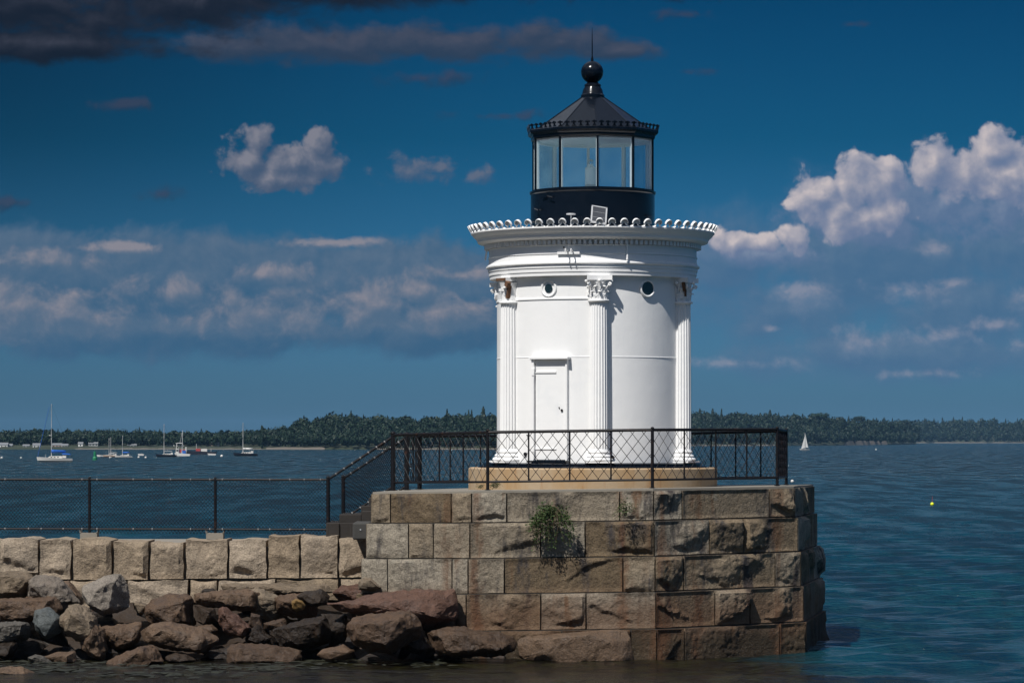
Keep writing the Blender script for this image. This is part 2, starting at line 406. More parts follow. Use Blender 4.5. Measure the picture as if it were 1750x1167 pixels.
def glass_mat(name, tint=(.93, .97, 1.0), sky_film=.06):
    m = bpy.data.materials.new(name); m.use_nodes = True; nt = m.node_tree; g = G(nt)
    for n in list(nt.nodes): nt.nodes.remove(n)
    tr = g.new('ShaderNodeBsdfTransparent'); tr.inputs[0].default_value = (*tint, 1)
    gl = g.new('ShaderNodeBsdfGlossy'); gl.inputs['Roughness'].default_value = .04
    df = g.new('ShaderNodeBsdfTranslucent'); df.inputs[0].default_value = (.7, .75, .8, 1)
    d2 = g.new('ShaderNodeBsdfDiffuse'); d2.inputs[0].default_value = (.38, .66, .72, 1)  # blue-green film painted in to brighten the sky seen through the panes
    fr = g.new('ShaderNodeFresnel'); fr.inputs[0].default_value = 1.3
    pos = g.new('ShaderNodeNewGeometry').outputs['Position']
    a1 = g.new('ShaderNodeMixShader'); g.put(a1.inputs[0], g.m('MULTIPLY', fr.outputs[0], .35)); nt.links.new(tr.outputs[0], a1.inputs[1]); nt.links.new(gl.outputs[0], a1.inputs[2])
    a2 = g.new('ShaderNodeMixShader'); g.put(a2.inputs[0], g.m('MULTIPLY', g.ss(g.noise(pos, 2.5, 3, .5), .2, .8, .6, 1.4), sky_film)); nt.links.new(a1.outputs[0], a2.inputs[1]); nt.links.new(d2.outputs[0], a2.inputs[2])
    o = g.new('ShaderNodeOutputMaterial'); nt.links.new(a2.outputs[0], o.inputs[0])
    return m

M_white = white_paint(); M_black = black_paint(); M_rail = rail_paint()
M_wgran = granite('breakwater_granite', [(.21, .160, .106), (.27, .210, .146), (.33, .268, .20)], stain=.25, bump=1.0)
M_pgran = granite('platform_granite', [(.115, .082, .048), (.185, .140, .090), (.27, .24, .19)], tide=True, stain=.95, seed=9.0, dark=.93, bump=1.0)
M_rock = {
 'brown': granite('brown_rock', [(.044, .027, .016), (.074, .045, .027), (.110, .072, .045)], tide=False, stain=.25, seed=3, wet=True),
 'red': granite('red_rock', [(.062, .029, .019), (.080, .041, .027), (.10, .055, .038)], stain=.15, seed=5, wet=True),
 'grey': granite('pale_grey_rock', [(.135, .112, .090), (.16, .136, .112), (.19, .165, .137)], stain=.12, seed=8),
 'tan': granite('tan_rock', [(.105, .078, .050), (.13, .098, .066), (.16, .125, .088)], stain=.2, seed=12),
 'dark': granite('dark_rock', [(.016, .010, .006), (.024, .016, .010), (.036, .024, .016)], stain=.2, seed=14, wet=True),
 'slate': granite('slate_rock', [(.058, .064, .062), (.072, .08, .078), (.09, .097, .095)], stain=.15, seed=17, wet=True),
 'dim': granite('dim_grey_rock', [(.050, .045, .036), (.065, .058, .048), (.08, .072, .06)], stain=.2, seed=19, wet=True),
 'mustard': simple('mustard_rock', (.16, .095, .028), .7, var=.3, scale=9, bump=.4),
}
M_mortar = simple('dark_joint', (.045, .038, .030), .95, var=.3, scale=6, bump=.5, bscale=20)
M_conc = simple('weathered_concrete', (.22, .20, .165), .9, var=.18, scale=2.5, bump=.3, bscale=40)
M_found = None
def foundation_mat():
    m, g, b = newmat('tan_foundation_stone')
    pos = g.new('ShaderNodeNewGeometry').outputs['Position']
    n = g.noise(g.v('MULTIPLY', pos, (1, 1, .6)), 2.2, 5, .6); n2 = g.noise(g.v('MULTIPLY', pos, (6, 6, .8)), 1, 4, .6)
    c = g.mix(g.ss(n, .3, .7), (.36, .235, .12), (.38, .29, .19))
    c = g.mix(g.m('MULTIPLY', g.ss(n2, .55, .72), .6), c, (.29, .145, .05))
    g.put(b.inputs['Base Color'], c); b.inputs['Roughness'].default_value = .85
    g.put(b.inputs['Normal'], g.bump(g.noise(pos, 14, 5, .6), .3, .02)); return m
M_found = foundation_mat()
M_rust = simple('rusted_iron', (.12, .060, .030), .9, var=.5, scale=7, bump=.6, bscale=30)
M_glass = glass_mat('lantern_glass')
M_dglass = simple('porthole_glass', (.012, .022, .026), .12, var=.1, spec=.8)
M_lens = simple('beacon_acrylic', (.78, .82, .82), .15, var=.05)
M_timber = simple('weathered_dark_timber', (.022, .018, .015), .85, var=.4, scale=4, bump=.6, bscale=18)
M_wood = simple('grey_timber_end', (.045, .044, .041), .85, var=.3, scale=6, bump=.5, bscale=22)
M_solar = simple('solar_cells', (.03, .035, .045), .6, var=.2, scale=20)
M_alu = simple('aluminium', (.42, .43, .44), .55, var=.05)
M_tie = simple('wire_ties', (.20, .20, .20), .6)
M_leaf = leaf_mat('shrub_leaves', (.026, .050, .013), (.058, .094, .026), 6.0)
M_dry = simple('dry_stems', (.12, .085, .05), .9, var=.3)
M_for1 = leaf_mat('hardwood_foliage', (.0055, .016, .008), (.010, .026, .010), .09)
M_for2 = leaf_mat('far_foliage', (.0055, .015, .008), (.009, .023, .010), .05)
M_pine = leaf_mat('pine_foliage', (.008, .019, .011), (.015, .030, .016), .2)
M_trunk = simple('tree_bark', (.06, .045, .035), .9, var=.3)
M_land = simple('shore_ground', (.022, .030, .014), .95, var=.4, scale=.05)
M_beach = simple('beach_sand', (.12, .105, .085), .95, var=.25, scale=.08)
M_grass = simple('shore_grass', (.030, .042, .020), .95, var=.35, scale=.05)
M_weed = simple('olive_seaweed', (.013, .014, .005), .6, var=.5, scale=9)
HW = simple('white_gelcoat', (.62, .60, .56), .35, var=.06)
HD = simple('dark_hull_paint', (.018, .02, .03), .35, var=.1)
HB = simple('blue_canvas', (.012, .11, .45), .7, var=.1)
HG = simple('grey_aluminium_mast', (.55, .55, .54), .4, var=.05)
HR = simple('red_paint', (.36, .05, .05), .6, var=.2)
HS = simple('white_sailcloth', (.60, .60, .58), .7, var=.05)
HGn = simple('green_buoy_paint', (.01, .17, .07), .5, var=.1)
HY = simple('yellow_buoy_paint', (.75, .85, .02), .4, var=.02)
HT = simple('tan_canvas', (.42, .30, .22), .7, var=.1)

# ------------------------------------------------------------------ the sea
def build_sea():
    xs = list(np.arange(-34, 34.01, .27)); ys = [-24.0]
    st = 1.0; x = 34.0
    right = []
    d = .3
    while x < 7800:
        d *= 1.09; x += d; right.append(min(x, 7800))
    xs = [-a for a in reversed(right)] + xs + right
    d = .20
    while ys[-1] < 7600:
        D = ys[-1] + 62
        d = .20 * max(1.0, (D / 75.0)) ** 1.55
        ys.append(ys[-1] + d)
    ys = [-7800, -3000, -1000, -400, -150, -80, -45, -30] + ys
    X, Y = np.meshgrid(np.array(xs), np.array(ys))
    Z = np.zeros_like(X)
    dy = np.gradient(np.array(ys))[:, None]; dx = np.gradient(np.array(xs))[None, :]
    sp = np.maximum(dy, dx)
    for i in range(70):
        lam = .55 * (4.5 / .55) ** rng.random()
        th = math.radians(250 + rng.normal() * 34)
        k = 2 * math.pi / lam
        a = .0066 * lam ** .72
        ph = rng.random() * 6.28
        fade = np.clip((lam / sp - 2.5) / 3, 0, 1)
        env = .65 + .35 * np.sin(X * .05 * math.cos(i) + Y * .03 * math.sin(i * 2.1) + i)
        s = np.sin(k * (X * math.cos(th) + Y * math.sin(th)) + ph + .5 * np.sin(X * .11 + i))
        Z += a * fade * env * (s + .25 * np.cos(2 * (k * (X * math.cos(th) + Y * math.sin(th)) + ph)))
    # calm pool among the rocks
    calm = 1 - .72 * np.clip((2.5 - X) / 3, 0, 1) * np.clip((1.0 - Y) / 2, 0, 1)
    Z *= calm
    n, m = X.shape
    V = np.stack([X.ravel(), Y.ravel(), Z.ravel()], 1)
    idx = np.arange(n * m).reshape(n, m)
    F = np.stack([idx[:-1, :-1].ravel(), idx[:-1, 1:].ravel(), idx[1:, 1:].ravel(), idx[1:, :-1].ravel()], 1)
    o = arr_mesh('sea', V, F, water_mat(), smooth=True)
    tag(o, 'rippled deep blue harbour water', None, None, 'structure')
build_sea()

# ------------------------------------------------------------------ far shores and woods
def interp(tab, x):
    if x <= tab[0][0]: return tab[0][1]
    for (a, b), (c, d) in zip(tab[:-1], tab[1:]):
        if x <= c: return b + (d - b) * (x - a) / (c - a)
    return tab[-1][1]
def sstep(t): t = max(0.0, min(1.0, t)); return t * t * (3 - 2 * t)

def crown_template(kind, n, seed):
    r = np.random.default_rng(seed); V = []; 
    if kind == 'round':
        lobes = [(np.array([0, 0, .62]), .36)] + [(np.array([.24 * math.cos(a), .24 * math.sin(a), .40 + .25 * r.random()]), .20 + .1 * r.random()) for a in r.random(5) * 6.28]
    cards = []
    for i in range(n):
        d = r.normal(size=3); d /= np.linalg.norm(d)
        if kind == 'round':
            c, R = lobes[r.integers(len(lobes))]
            p = c + d * R * (.75 + .3 * r.random()) * np.array([1, 1, .95]); nrm = d
            s = .045 + .042 * r.random()
        else:
            h = r.random() ** .8; ang = r.random() * 6.28
            lay = .75 + .35 * math.sin(h * 44)
            rr = .26 * (1 - h) ** .8 * lay * (.6 + .5 * r.random()) + .012
            p = np.array([rr * math.cos(ang), rr * math.sin(ang), .10 + .90 * h]); nrm = np.array([math.cos(ang), math.sin(ang), .35])
            s = (.035 + .045 * r.random()) * (1.15 - .6 * h)
        nrm = nrm + r.normal(size=3) * .25; nrm /= np.linalg.norm(nrm)
        t = np.cross(nrm, r.normal(size=3)); t /= np.linalg.norm(t); b = np.cross(nrm, t)
        for a, c2 in ((-1, -1), (1, -.7), (.8, 1), (-1, .8)): cards.append(p + s * (a * t + c2 * b * .8))
    return np.array(cards)
TPL = [crown_template('round', 250, i) for i in range(6)] + [crown_template('pine', 150, 40 + i) for i in range(4)]

def forest(name, label, pts, mat):
    """pts: (x, y, z, height, width, template)"""
    VV = []; r = np.random.default_rng(2)
    for (x, y, z, h, w, k) in pts:
        T = TPL[k]; a = r.random() * 6.28; ca, sa = math.cos(a), math.sin(a)
        X = (T[:, 0] * ca - T[:, 1] * sa) * w * 1.6; Y = (T[:, 0] * sa + T[:, 1] * ca) * w * 1.6
        VV.append(np.stack([X + x, Y + y, T[:, 2] * h + z], 1))
    V = np.concatenate(VV); F = np.arange(len(V)).reshape(-1, 4)
    o = arr_mesh(name, V, F, mat); tag(o, label, 'woodland', None, 'stuff'); return o

def bank(shoreD, tops, px0, px1, depth, hmean, step, mat, name, label, beach_label, beach_px=None, start=0.0, pine=.15, beachw=2.5, seed=1):
    """a wooded bank: ground sheet rising from the waterline, trees on it"""
    rr = random.Random(seed)
    cols = []; n = 90; rows = 10
    def Hz(px):
        D = interp(shoreD, px) + depth
        return EYE + (HOR - interp(tops, px)) / FPX * D
    def ground(px, d):
        H = max(1.2, Hz(px) - hmean * 1.0)
        return .9 * sstep(d / max(beachw, .1)) * min(1, H) + (H - .9) * sstep((d - beachw) / (depth - beachw)) if d > 0 else -.6
    V = []; F = []
    ds = [-8, 0, beachw * .5, beachw] + [beachw + (depth - beachw) * (i / 7) for i in range(1, 8)] + [depth * 1.8]
    for i in range(n + 1):
        px = px0 + (px1 - px0) * i / n; D0 = interp(shoreD, px)
        for d in ds:
            p = XD(px, D0 + d); z = ground(px, min(d, depth))
            if d > 0 and d < depth: z += .25 * math.sin(px * .21 + d) * min(1, d / 5)
            V.append((p.x, p.y, z))
    k = len(ds)
    for i in range(n):
        for j in range(k - 1): F.append((i * k + j, (i + 1) * k + j, (i + 1) * k + j + 1, i * k + j + 1))
    o = arr_mesh(name.replace('_wood', '_shore'), np.array(V), np.array(F), M_land, smooth=True); tag(o, None, None, None, 'structure')
    pts = []
    Dm = (interp(shoreD, px0) + interp(shoreD, px1)) / 2
    d = max(start, beachw) + .5
    while d < depth * 1.12:
        px = px0 + rr.random() * 5
        while px < px1:
            D = interp(shoreD, px) + d + rr.uniform(-.5, .5) * step
            h = hmean * rr.uniform(.72, 1.15); w = h * rr.uniform(.45, .68)
            kk = rr.randrange(6)
            if rr.random() < pine: kk = 6 + rr.randrange(4); h *= 1.12; w = h * .40
            gz = ground(px, min(max(d, .1), depth))
            if d >= depth * .9: h = min(h, hmean * 1.02 * (1.10 if kk > 5 else 1.05))
            p = XD(px, D); pts.append((p.x, p.y, gz - h * .12, h * 1.08, w, kk))
            px += step / D * FPX * rr.uniform(.7, 1.3)
        d += step * .95
    return forest(name, label, pts, mat), ground

topsL = [(-500, 738), (0, 733), (100, 732), (250, 733), (330, 735), (430, 733), (465, 729), (500, 722), (520, 714), (560, 708), (600, 706), (640, 712), (690, 711), (740, 708), (790, 704), (850, 705), (900, 702), (1010, 716)]
shoreL = [(-500, 1290), (0, 1290), (440, 1275), (620, 1262), (850, 1262), (1010, 1290)]
# tables: px -> distance of the waterline
_, gL1 = bank(shoreL, topsL, -420, 452, 74, 5.4, 4.4, M_for1, 'low_shore_wood', 'low dark wood behind the cottages on the left shore', '', start=24, pine=.12, beachw=6, seed=3)
_, gL2 = bank(shoreL, topsL, 446, 1005, 66, 6.0, 4.5, M_for1, 'hill_wood', 'dense green wood covering the hill left of the lighthouse', '', start=1.0, pine=.14, beachw=2.0, seed=4)
topsR = [(880, 712), (1100, 702), (1180, 699), (1260, 703), (1330, 706), (1400, 707), (1450, 712), (1500, 715), (1545, 717), (1566, 724)]
shoreR = [(880, 1750), (1180, 1960), (1350, 2060), (1440, 2200), (1520, 2450), (1566, 2700)]
_, gR1 = bank(shoreR, topsR, 960, 1566, 120, 9.0, 8.0, M_for2, 'headland_wood', 'dense dark green wood on the headland right of the lighthouse', '', start=1, pine=.28, beachw=2, seed=5)
topsB = [(1480, 715), (1560, 716), (1650, 713), (1750, 715), (2100, 716)]
shoreB = [(1480, 3500), (2100, 3700)]
_, gR2 = bank(shoreB, topsB, 1490, 2050, 150, 13.0, 13.0, M_for2, 'distant_wood', 'bluish wood on the farthest shore at the right edge', '', start=1, pine=.3, beachw=3, seed=6)

def strip(name, mat, pxs, shore, d0, d1, z0, z1, jit=.3, seed=0):
    rr = random.Random(seed); V = []; F = []
    for i, px in enumerate(pxs):
        D = interp(shore, px)
        for d, z in ((d0, z0), ((d0 + d1) / 2, (z0 + z1) / 2 + .1), (d1, z1)):
            e = rr.uniform(-jit, jit) if i not in (0, len(pxs) - 1) else -jit
            p = XD(px, D + d); V.append((p.x, p.y, z + e * .4 if d > d0 else z))
    for i in range(len(pxs) - 1):
        for j in range(2): F.append((i * 3 + j, i * 3 + 3 + j, i * 3 + 4 + j, i * 3 + 1 + j))
    o = arr_mesh(name, np.array(V), np.array(F), mat, smooth=True); tag(o, None, None, None, 'structure'); return o
strip('grassy_shore', M_grass, list(range(-420, 135, 8)), shoreL, -2, 24, -.15, 1.55, .3, 1)
strip('sandy_beach', M_beach, list(range(128, 460, 6)), shoreL, -2, 5, -.15, .6, .2, 2)
strip('sandy_beach', M_beach, list(range(455, 560, 5)), shoreL, -3, .5, -.2, .85, .3, 3)
strip('sandy_beach', M_beach, list(range(640, 860, 6)), shoreL, -3, .5, -.2, .5, .3, 3)
strip('sandy_bluff', simple('bluff_earth', (.24, .19, .14), .95, var=.3, scale=.1), list(range(1444, 1518, 3)), shoreR, -6, 4, -.2, 3.0, .6, 4)
strip('sandy_beach', M_beach, list(range(1180, 1330, 5)), shoreR, -4, 1, -.2, .7, .4, 5)
strip('sandy_beach', M_beach, list(range(1566, 2040, 8)), shoreB, -8, 1, -.3, 1.1, .4, 6)

# trees that stand clear of the woods
def lone_tree(px, D, top_py, zfoot, kind, label, cat, width):
    base = XD(px, D); ztop = EYE + (HOR - top_py) / FPX * D; h = ztop - zfoot
    nm = 'pine_tree' if kind == 'pine' else 'broadleaf_tree'
    t = empty(nm, (base.x, base.y, zfoot), label, cat, 'trees standing out of the far woods')
    T = crown_template('pine' if kind == 'pine' else 'round', 330, int(px * 3))
    T = T * np.array([width * 1.6, width * 1.6, h])
    arr_mesh('crown', T, np.arange(len(T)).reshape(-1, 4), M_pine if kind == 'pine' else M_for1, t)
    mb = MB(); mb.tube((0, 0, -.3), (0, 0, h * .85), .16, 6, .04); mb.build('trunk', M_trunk, t)
ridge = 1262 + 62
for px, ty, k, w, lab in [
    (569, 702, 'round', 4.4, 'round tree on the crest of the left hill, highest at its left end'),
    (600, 702, 'pine', 3.0, 'conifer on the crest between the round tree and the gap in the left hill'),
    (648, 706, 'round', 5.6, 'broad tree on the left hill crest, right of the gap'),
    (693, 708, 'round', 4.6, 'round tree on the left hill crest above the stair railing'),
    (764, 699, 'pine', 3.4, 'pointed conifer on the left hill crest halfway to the lighthouse'),
    (806, 700, 'pine', 2.6, 'small conifer just left of the tallest conifer on the left hill'),
    (826, 695, 'pine', 5.0, 'tallest conifer on the left hill, close to the lighthouse wall'),
    (520, 712, 'round', 4.2, 'round tree where the left hill starts to rise')]:
    lone_tree(px, ridge, ty, 7.0, k, lab, 'tree', w)
for px, ty, k, w, lab in [
    (1196, 698, 'pine', 5, 'conifer on the headland skyline beside the lighthouse wall'),
    (1218, 698, 'pine', 5, 'second conifer to the right of the lighthouse on the headland skyline'),
    (1316, 700, 'pine', 5.5, 'conifer on the headland skyline above the right railing post'),
    (1400, 704, 'round', 11, 'broad rounded tree rising above the headland, right of the railing'),
    (1470, 710, 'round', 8, 'rounded tree on the headland skyline above the sandy bluff'),
    (1548, 716, 'round', 8, 'last round tree at the right end of the headland')]:
    lone_tree(px, interp(shoreR, px) + 112, ty, 16, k, lab, 'tree', w)

# cottages on the left shore
def cottage(px, base_py, w_px, h_px, D, wallm, roofm, label, rot=0.0, hip=False):
    s = D / FPX; w = w_px * s; h = h_px * s; c = XD(px, D); z0 = EYE + (HOR - base_py) / FPX * D
    t = empty('cottage', (c.x, c.y, z0), label, 'house', 'cottages on the left shore', rot)
    dpt = max(w * .7, 1.8); wh = h * .56
    mb = MB(); mb.box((0, 0, wh / 2 - .3), (w, dpt, wh + .6))
    mb.prism([(-w / 2, wh), (w / 2, wh), (0, h)], -dpt / 2 + .002, -dpt / 2 + .1) if rot > 1 else None
    mb.build('wall', wallm, t)
    mb = MB(); e = .15
    if rot > 1: mb.prism([(-w / 2 - e, wh - .05), (w / 2 + e, wh - .05), (0, h + .05)], -dpt / 2 - .0 + .12, dpt / 2 + e)
    else:
        vs = [(-w / 2 - e, -dpt / 2 - e, wh), (w / 2 + e, -dpt / 2 - e, wh), (w / 2 + e, dpt / 2 + e, wh), (-w / 2 - e, dpt / 2 + e, wh), (-w / 2 + (.3 if hip else -e), 0, h), (w / 2 - (.3 if hip else -e), 0, h)]
        mb.add(vs, [(0, 1, 5, 4), (2, 3, 4, 5), (1, 2, 5), (3, 0, 4), (3, 2, 1, 0)])
    mb.build('roof', roofm, t)
    for i in range(max(1, int(w / 1.2))):
        x = -w / 2 + w * (i + .5) / max(1, int(w / 1.2))
        mb = MB(); mb.box((x, -dpt / 2 - .02, wh * .55), (.45, .06, wh * .42)); mb.build('window', M_dglass, t)
roofg = simple('grey_shingles', (.16, .17, .18), .9); wallw = simple('white_clapboard', (.62, .62, .60), .7); wallg = simple('grey_shingle_wall', (.26, .27, .27), .8); wallp = simple('pinkish_wall', (.42, .31, .28), .8)
for a in [(4, 766, 20, 10, 1300, wallw, roofg, 'white gable-ended cottage at the left edge of the frame'),
          (13, 766, 17, 8, 1302, wallg, roofg, 'grey shingled cottage beside the leftmost gable'),
          (45, 765, 11, 6, 1303, wallw, roofg, 'tiny white shed on the grass left of the blue-covered sailboat'),
          (63, 766, 13, 9, 1300, wallw, roofg, 'white two storey cottage just left of the blue-covered sailboat'),
          (98, 765, 16, 8, 1304, wallp, roofg, 'pinkish cottage behind the blue-covered sailboat'),
          (111, 765, 11, 7, 1303, wallw, roofg, 'white cottage right of the pinkish one'),
          (138, 763, 8, 8, 1306, wallw, roofg, 'narrow white cottage alone among the trees above the beach'),
          (160, 762, 16, 7, 1308, wallg, roofg, 'low grey cottage among trees left of the moored masts'),
          (226, 764, 16, 6, 1308, wallg, roofg, 'low grey house behind the bushes right of the moored masts'),
          (292, 763, 13, 7, 1308, wallw, roofg, 'white cottage left of the fishing boat gantry'),
          (334, 761, 11, 8, 1308, wallg, roofg, 'small grey cottage behind the black barge'),
          (359, 761, 12, 9, 1306, wallp, roofg, 'reddish cottage above the right end of the barge'),
          (370, 763, 10, 7, 1304, wallw, roofg, 'pale cottage right of the reddish one')]:
    cottage(*a)

# ------------------------------------------------------------------ boats and buoys
def wD(py): return EYE * FPX / (py - HOR)
def sailboat(px, py, len_px, mast_px, mast_off, hullm, label, cover=None, flip=1, sails=False, free=.105, group='boats moored in the harbour', cabin=True, backstay=True, lean=0.0):
    D = wD(py); s = D / FPX; L = len_px * s; Hm = mast_px * s; c = XD(px, D)
    t = empty('sailboat', (c.x, c.y, 0), label, 'sailboat', group)
    mb = MB(); n = 12; fb = L * free; vs = []; beam = L * .15
    sec = []
    for i in range(n + 1):
        a = i / n; x = (-.5 + a) * L * flip
        b = beam * (math.sin(math.pi * min(1, (a * .82 + .18))) ** .6 if a > .0 else 0) if False else beam * (1 - abs((a - .55) / .55) ** 2.6) ** .7 if a < .55 else beam * (1 - ((a - .55) / .6) ** 2.2 * .6)
        if a == 0: b = .01
        sh = fb * (1.25 - .45 * a + .25 * (a - .5) ** 2)
        zb = -fb * .35 + (fb * .55 * max(0, 1 - a * 7)) + fb * .35 * max(0, (a - .85) / .15)
        x2 = x - flip * (0 if a > 0.01 else -L * .035 * 0)
        sec.append([(x2, -b, sh), (x2 + flip * L * .02 * (1 - a), -b * .85, sh * .3), (x2 + flip * L * .04 * (1 - a), 0, zb), (x2 + flip * L * .02 * (1 - a), b * .85, sh * .3), (x2, b, sh)])
    for q in sec: vs += q
    fs = []
    for i in range(n):
        for j in range(4): fs.append((i * 5 + j, i * 5 + 5 + j, i * 5 + 6 + j, i * 5 + 1 + j))
        fs.append((i * 5 + 4, i * 5 + 9, i * 5 + 5, i * 5))
    fs.append(tuple(n * 5 + j for j in range(5)))
    mb.add(vs, fs); mb.build('hull', hullm, t)
    if cabin:
        mb = MB(); mb.prism([(-L * .20 * flip, fb * 1.0), (L * .22 * flip, fb * .9), (L * .20 * flip, fb * 1.55), (-L * .12 * flip, fb * 1.5)], -beam * .55, beam * .55)
        mb.box((L * .27 * flip, 0, fb * 1.5), (L * .1, beam * .9, fb * .9)); cb = mb.build('cabin', HW, t)
        mb = MB()
        for k in range(3): mb.box(((-.08 + k * .09) * L * flip, -beam * .56, fb * 1.25), (L * .05, .02, fb * .18))
        mb.build('window', M_dglass, cb)
    mx = mast_off * L * flip
    top = (mx + lean * Hm, 0, Hm)
    mb = MB(); mb.tube((mx, 0, fb * .8), top, max(.05, .62 * s), 6, max(.035, .4 * s)); mb.build('mast', HG, t)
    bz = fb * 2.6
    mb = MB(); mb.tube((mx, 0, bz), (mx + L * .38 * flip, 0, bz), .045, 6); mb.build('boom', HG, t)
    mb = MB(); r = .16 * s * .6
    mb.tube(top, (-.49 * L * flip, 0, fb * 1.3), r, 4)
    if backstay: mb.tube(top, (.49 * L * flip, 0, fb), r, 4)
    mb.tube((mx, 0, Hm * .62), (mx - .04 * L, -beam * .9, fb), r, 4); mb.tube(top, (mx + .03 * L, -beam * .95, fb), r, 4)
    mb.build('rigging', M_rail, t)
    if cover is not None:
        mb = MB(); pts = [(mx + L * .40 * a * flip, 0, bz + .10) for a in (0, .2, .5, .8, 1)]
        rs = [.36, .32, .28, .25, .12]
        for (a, b, r1, r2) in zip(pts[:-1], pts[1:], rs[:-1], rs[1:]): mb.tube(a, b, r1 * fb * 1.3, 8, r2 * fb * 1.3)
        mb.build('sail_cover', cover, t, smooth=True)
    if sails:
        mb = MB(); mb.prism([(mx + .03 * flip, bz), (mx + L * .30 * flip, bz * 1.05), (mx + lean * Hm + .05 * flip, Hm * .96)], -.03, .03); mb.build('mainsail', HS, t)
        mb = MB(); mb.prism([(-.34 * L * flip, fb * 1.4), (mx - .03 * flip, bz * .9), (mx + lean * Hm * .9 - .1 * flip, Hm * .84)], -.06, 0); mb.build('jib', HS, t)
    return t, L, fb, beam
t, L, fb, beam = sailboat(93.5, 789, 62, 99, -.09, HW, 'white sloop with bright blue sail cover moored nearest on the left', HB)
mb = MB(); mb.prism([(L * .20, fb * 1.95), (L * .44, fb * 1.85), (L * .42, fb * 2.15), (L * .24, fb * 2.35)], -beam * .6, beam * .6); mb.build('bimini_awning', HB, t)
mb = MB(); mb.tube((-.25 * L, 0, fb * 2.0 - .7), (-.25 * L, 0, fb * 2), .02); D = wD(789)
mb.tube(((87 - 93.5) / FPX * D, -.2, (789 - 744) / FPX * D), ((84 - 93.5) / FPX * D, -.2, (789 - 744) / FPX * D), .05); mb.build('radar_bracket', HW, t)
mb = MB(); mb.tube((-.47 * L, 0, fb * 1.4), (-.15 * L, 0, (789 - 695) / FPX * D), .035, 6); mb.build('furled_jib', HB, t)
sailboat(211, 782, 30, 38, -.05, HW, 'small white sloop right of the cluster of bare masts', HB, cabin=True)
sailboat(190, 781, 28, 34, -.02, HT, 'brownish sloop half hidden in the cluster of bare masts', None)
sailboat(181, 780.5, 22, 32, .25, HW, 'slim grey-white sloop at the left of the cluster of bare masts', None)
sailboat(284, 780.5, 36, 56, -.10, HD, 'black-hulled sloop with a tall bare mast left of the fishing boat', None)
sailboat(419.5, 779, 42, 57, -.10, HD, 'black-hulled sloop with white boom alone on the right of the anchorage', HW)
sailboat(1375, 769, 17, 29, .05, HW, 'white sloop under sail to the right of the lighthouse', None, sails=True, group='boats under way', cabin=False, backstay=False)
def fishing_boat():
    D = wD(779); s = D / FPX; c = XD(312, D)
    t = empty('fishing_boat', (c.x, c.y, 0), 'white fishing boat with tall frame and blue gear beside the black sloop', 'boat', 'boats moored in the harbour')
    L = 27 * s
    mb = MB(); mb.prism([(-L * .5, .75), (L * .5, .45), (L * .46, -.15), (-L * .40, -.15)], -.7, .7); mb.build('hull', HW, t)
    mb = MB(); mb.box((-L * .32, 0, 1.05), (L * .16, 1.1, 1.3)); cb = mb.build('wheelhouse', HW, t)
    mb = MB(); mb.box((-L * .32, -.57, 1.3), (L * .12, .04, .4)); mb.build('window', M_dglass, cb)
    mb = MB()
    for x in (-L * .42, -L * .05): mb.tube((x, -.5, .5), (x + .2, -.5, 3.0), .05); mb.tube((x, .5, .5), (x + .2, .5, 3.0), .05)
    mb.tube((-L * .42, 0, 2.4), (L * .1, 0, 2.4), .05); mb.tube((-L * .42, -.5, 3.0), (L * .0, -.5, 3.0), .06); mb.box((-L * .2, 0, 3.05), (L * .3, .9, .12))
    mb.build('gantry', HG, t)
    mb = MB(); mb.tube((-L * .02, 0, .6), (-L * .0, 0, 44 * s), .06); mb.tube((-L * .25, 0, 1.7), (-L * .02, 0, 40 * s), .035); mb.build('mast', HG, t)
    mb = MB(); mb.box((L * .1, -.2, .95), (L * .22, .8, .7)); mb.build('blue_tarp', HB, t)
    mb = MB(); mb.box((L * .22, .1, 1.3), (L * .07, .7, 1.7)); mb.build('stack', HW, t)
fishing_boat()
def barge():
    D = wD(776.5); s = D / FPX; c = XD(345, D)
    t = empty('work_barge', (c.x, c.y, 0), 'long black work barge with white shed and red gear behind the fishing boat', 'barge', 'boats moored in the harbour')
    L = 52 * s
    mb = MB(); mb.prism([(-L * .5, 1.0), (L * .42, .7), (L * .5, .8), (L * .44, -.2), (-L * .46, -.2)], -1.3, 1.3); mb.build('hull', HD, t)
    mb = MB(); mb.prism([(-L * .02, .7), (L * .18, .7), (L * .18, 1.35), (L * .16, 1.5), (0, 1.5), (-L * .02, 1.35)], -.8, .8); mb.build('shed', HW, t)
    mb = MB(); mb.box((-L * .12, 0, 1.2), (L * .14, 1.2, .7)); mb.box((-L * .62, 0, .9), (L * .2, 1.0, .8)); mb.build('red_gear', HR, t)
    mb = MB(); mb.tube((-L * .18, 0, .8), (-L * .18, 0, 2.8), .06); mb.tube((L * .3, 0, .7), (L * .3, 0, 1.6), .05); mb.build('post', HG, t)
barge()
def dinghy(px, py, w, label, m=HW):
    D = wD(py); s = D / FPX; c = XD(px, D); L = w * s
    t = empty('dinghy', (c.x, c.y, 0), label, 'dinghy', 'small boats at anchor')
    mb = MB(); mb.prism([(-L / 2, .42), (L / 2, .3), (L * .44, -.05), (-L * .36, -.05)], -.35, .35); mb.build('hull', m, t)
    mb = MB(); mb.box((0, 0, .40), (.2, .66, .05)); mb.box((L * .25, 0, .37), (.2, .66, .05)); mb.build('seat', HT, t)
dinghy(362, 777.5, 15, 'low white dinghy trailing the right end of the black barge')
dinghy(241, 778, 11, 'tiny white dinghy between the two groups of moored boats')
dinghy(170, 780, 9, 'pale dinghy at the left end of the cluster of bare masts')
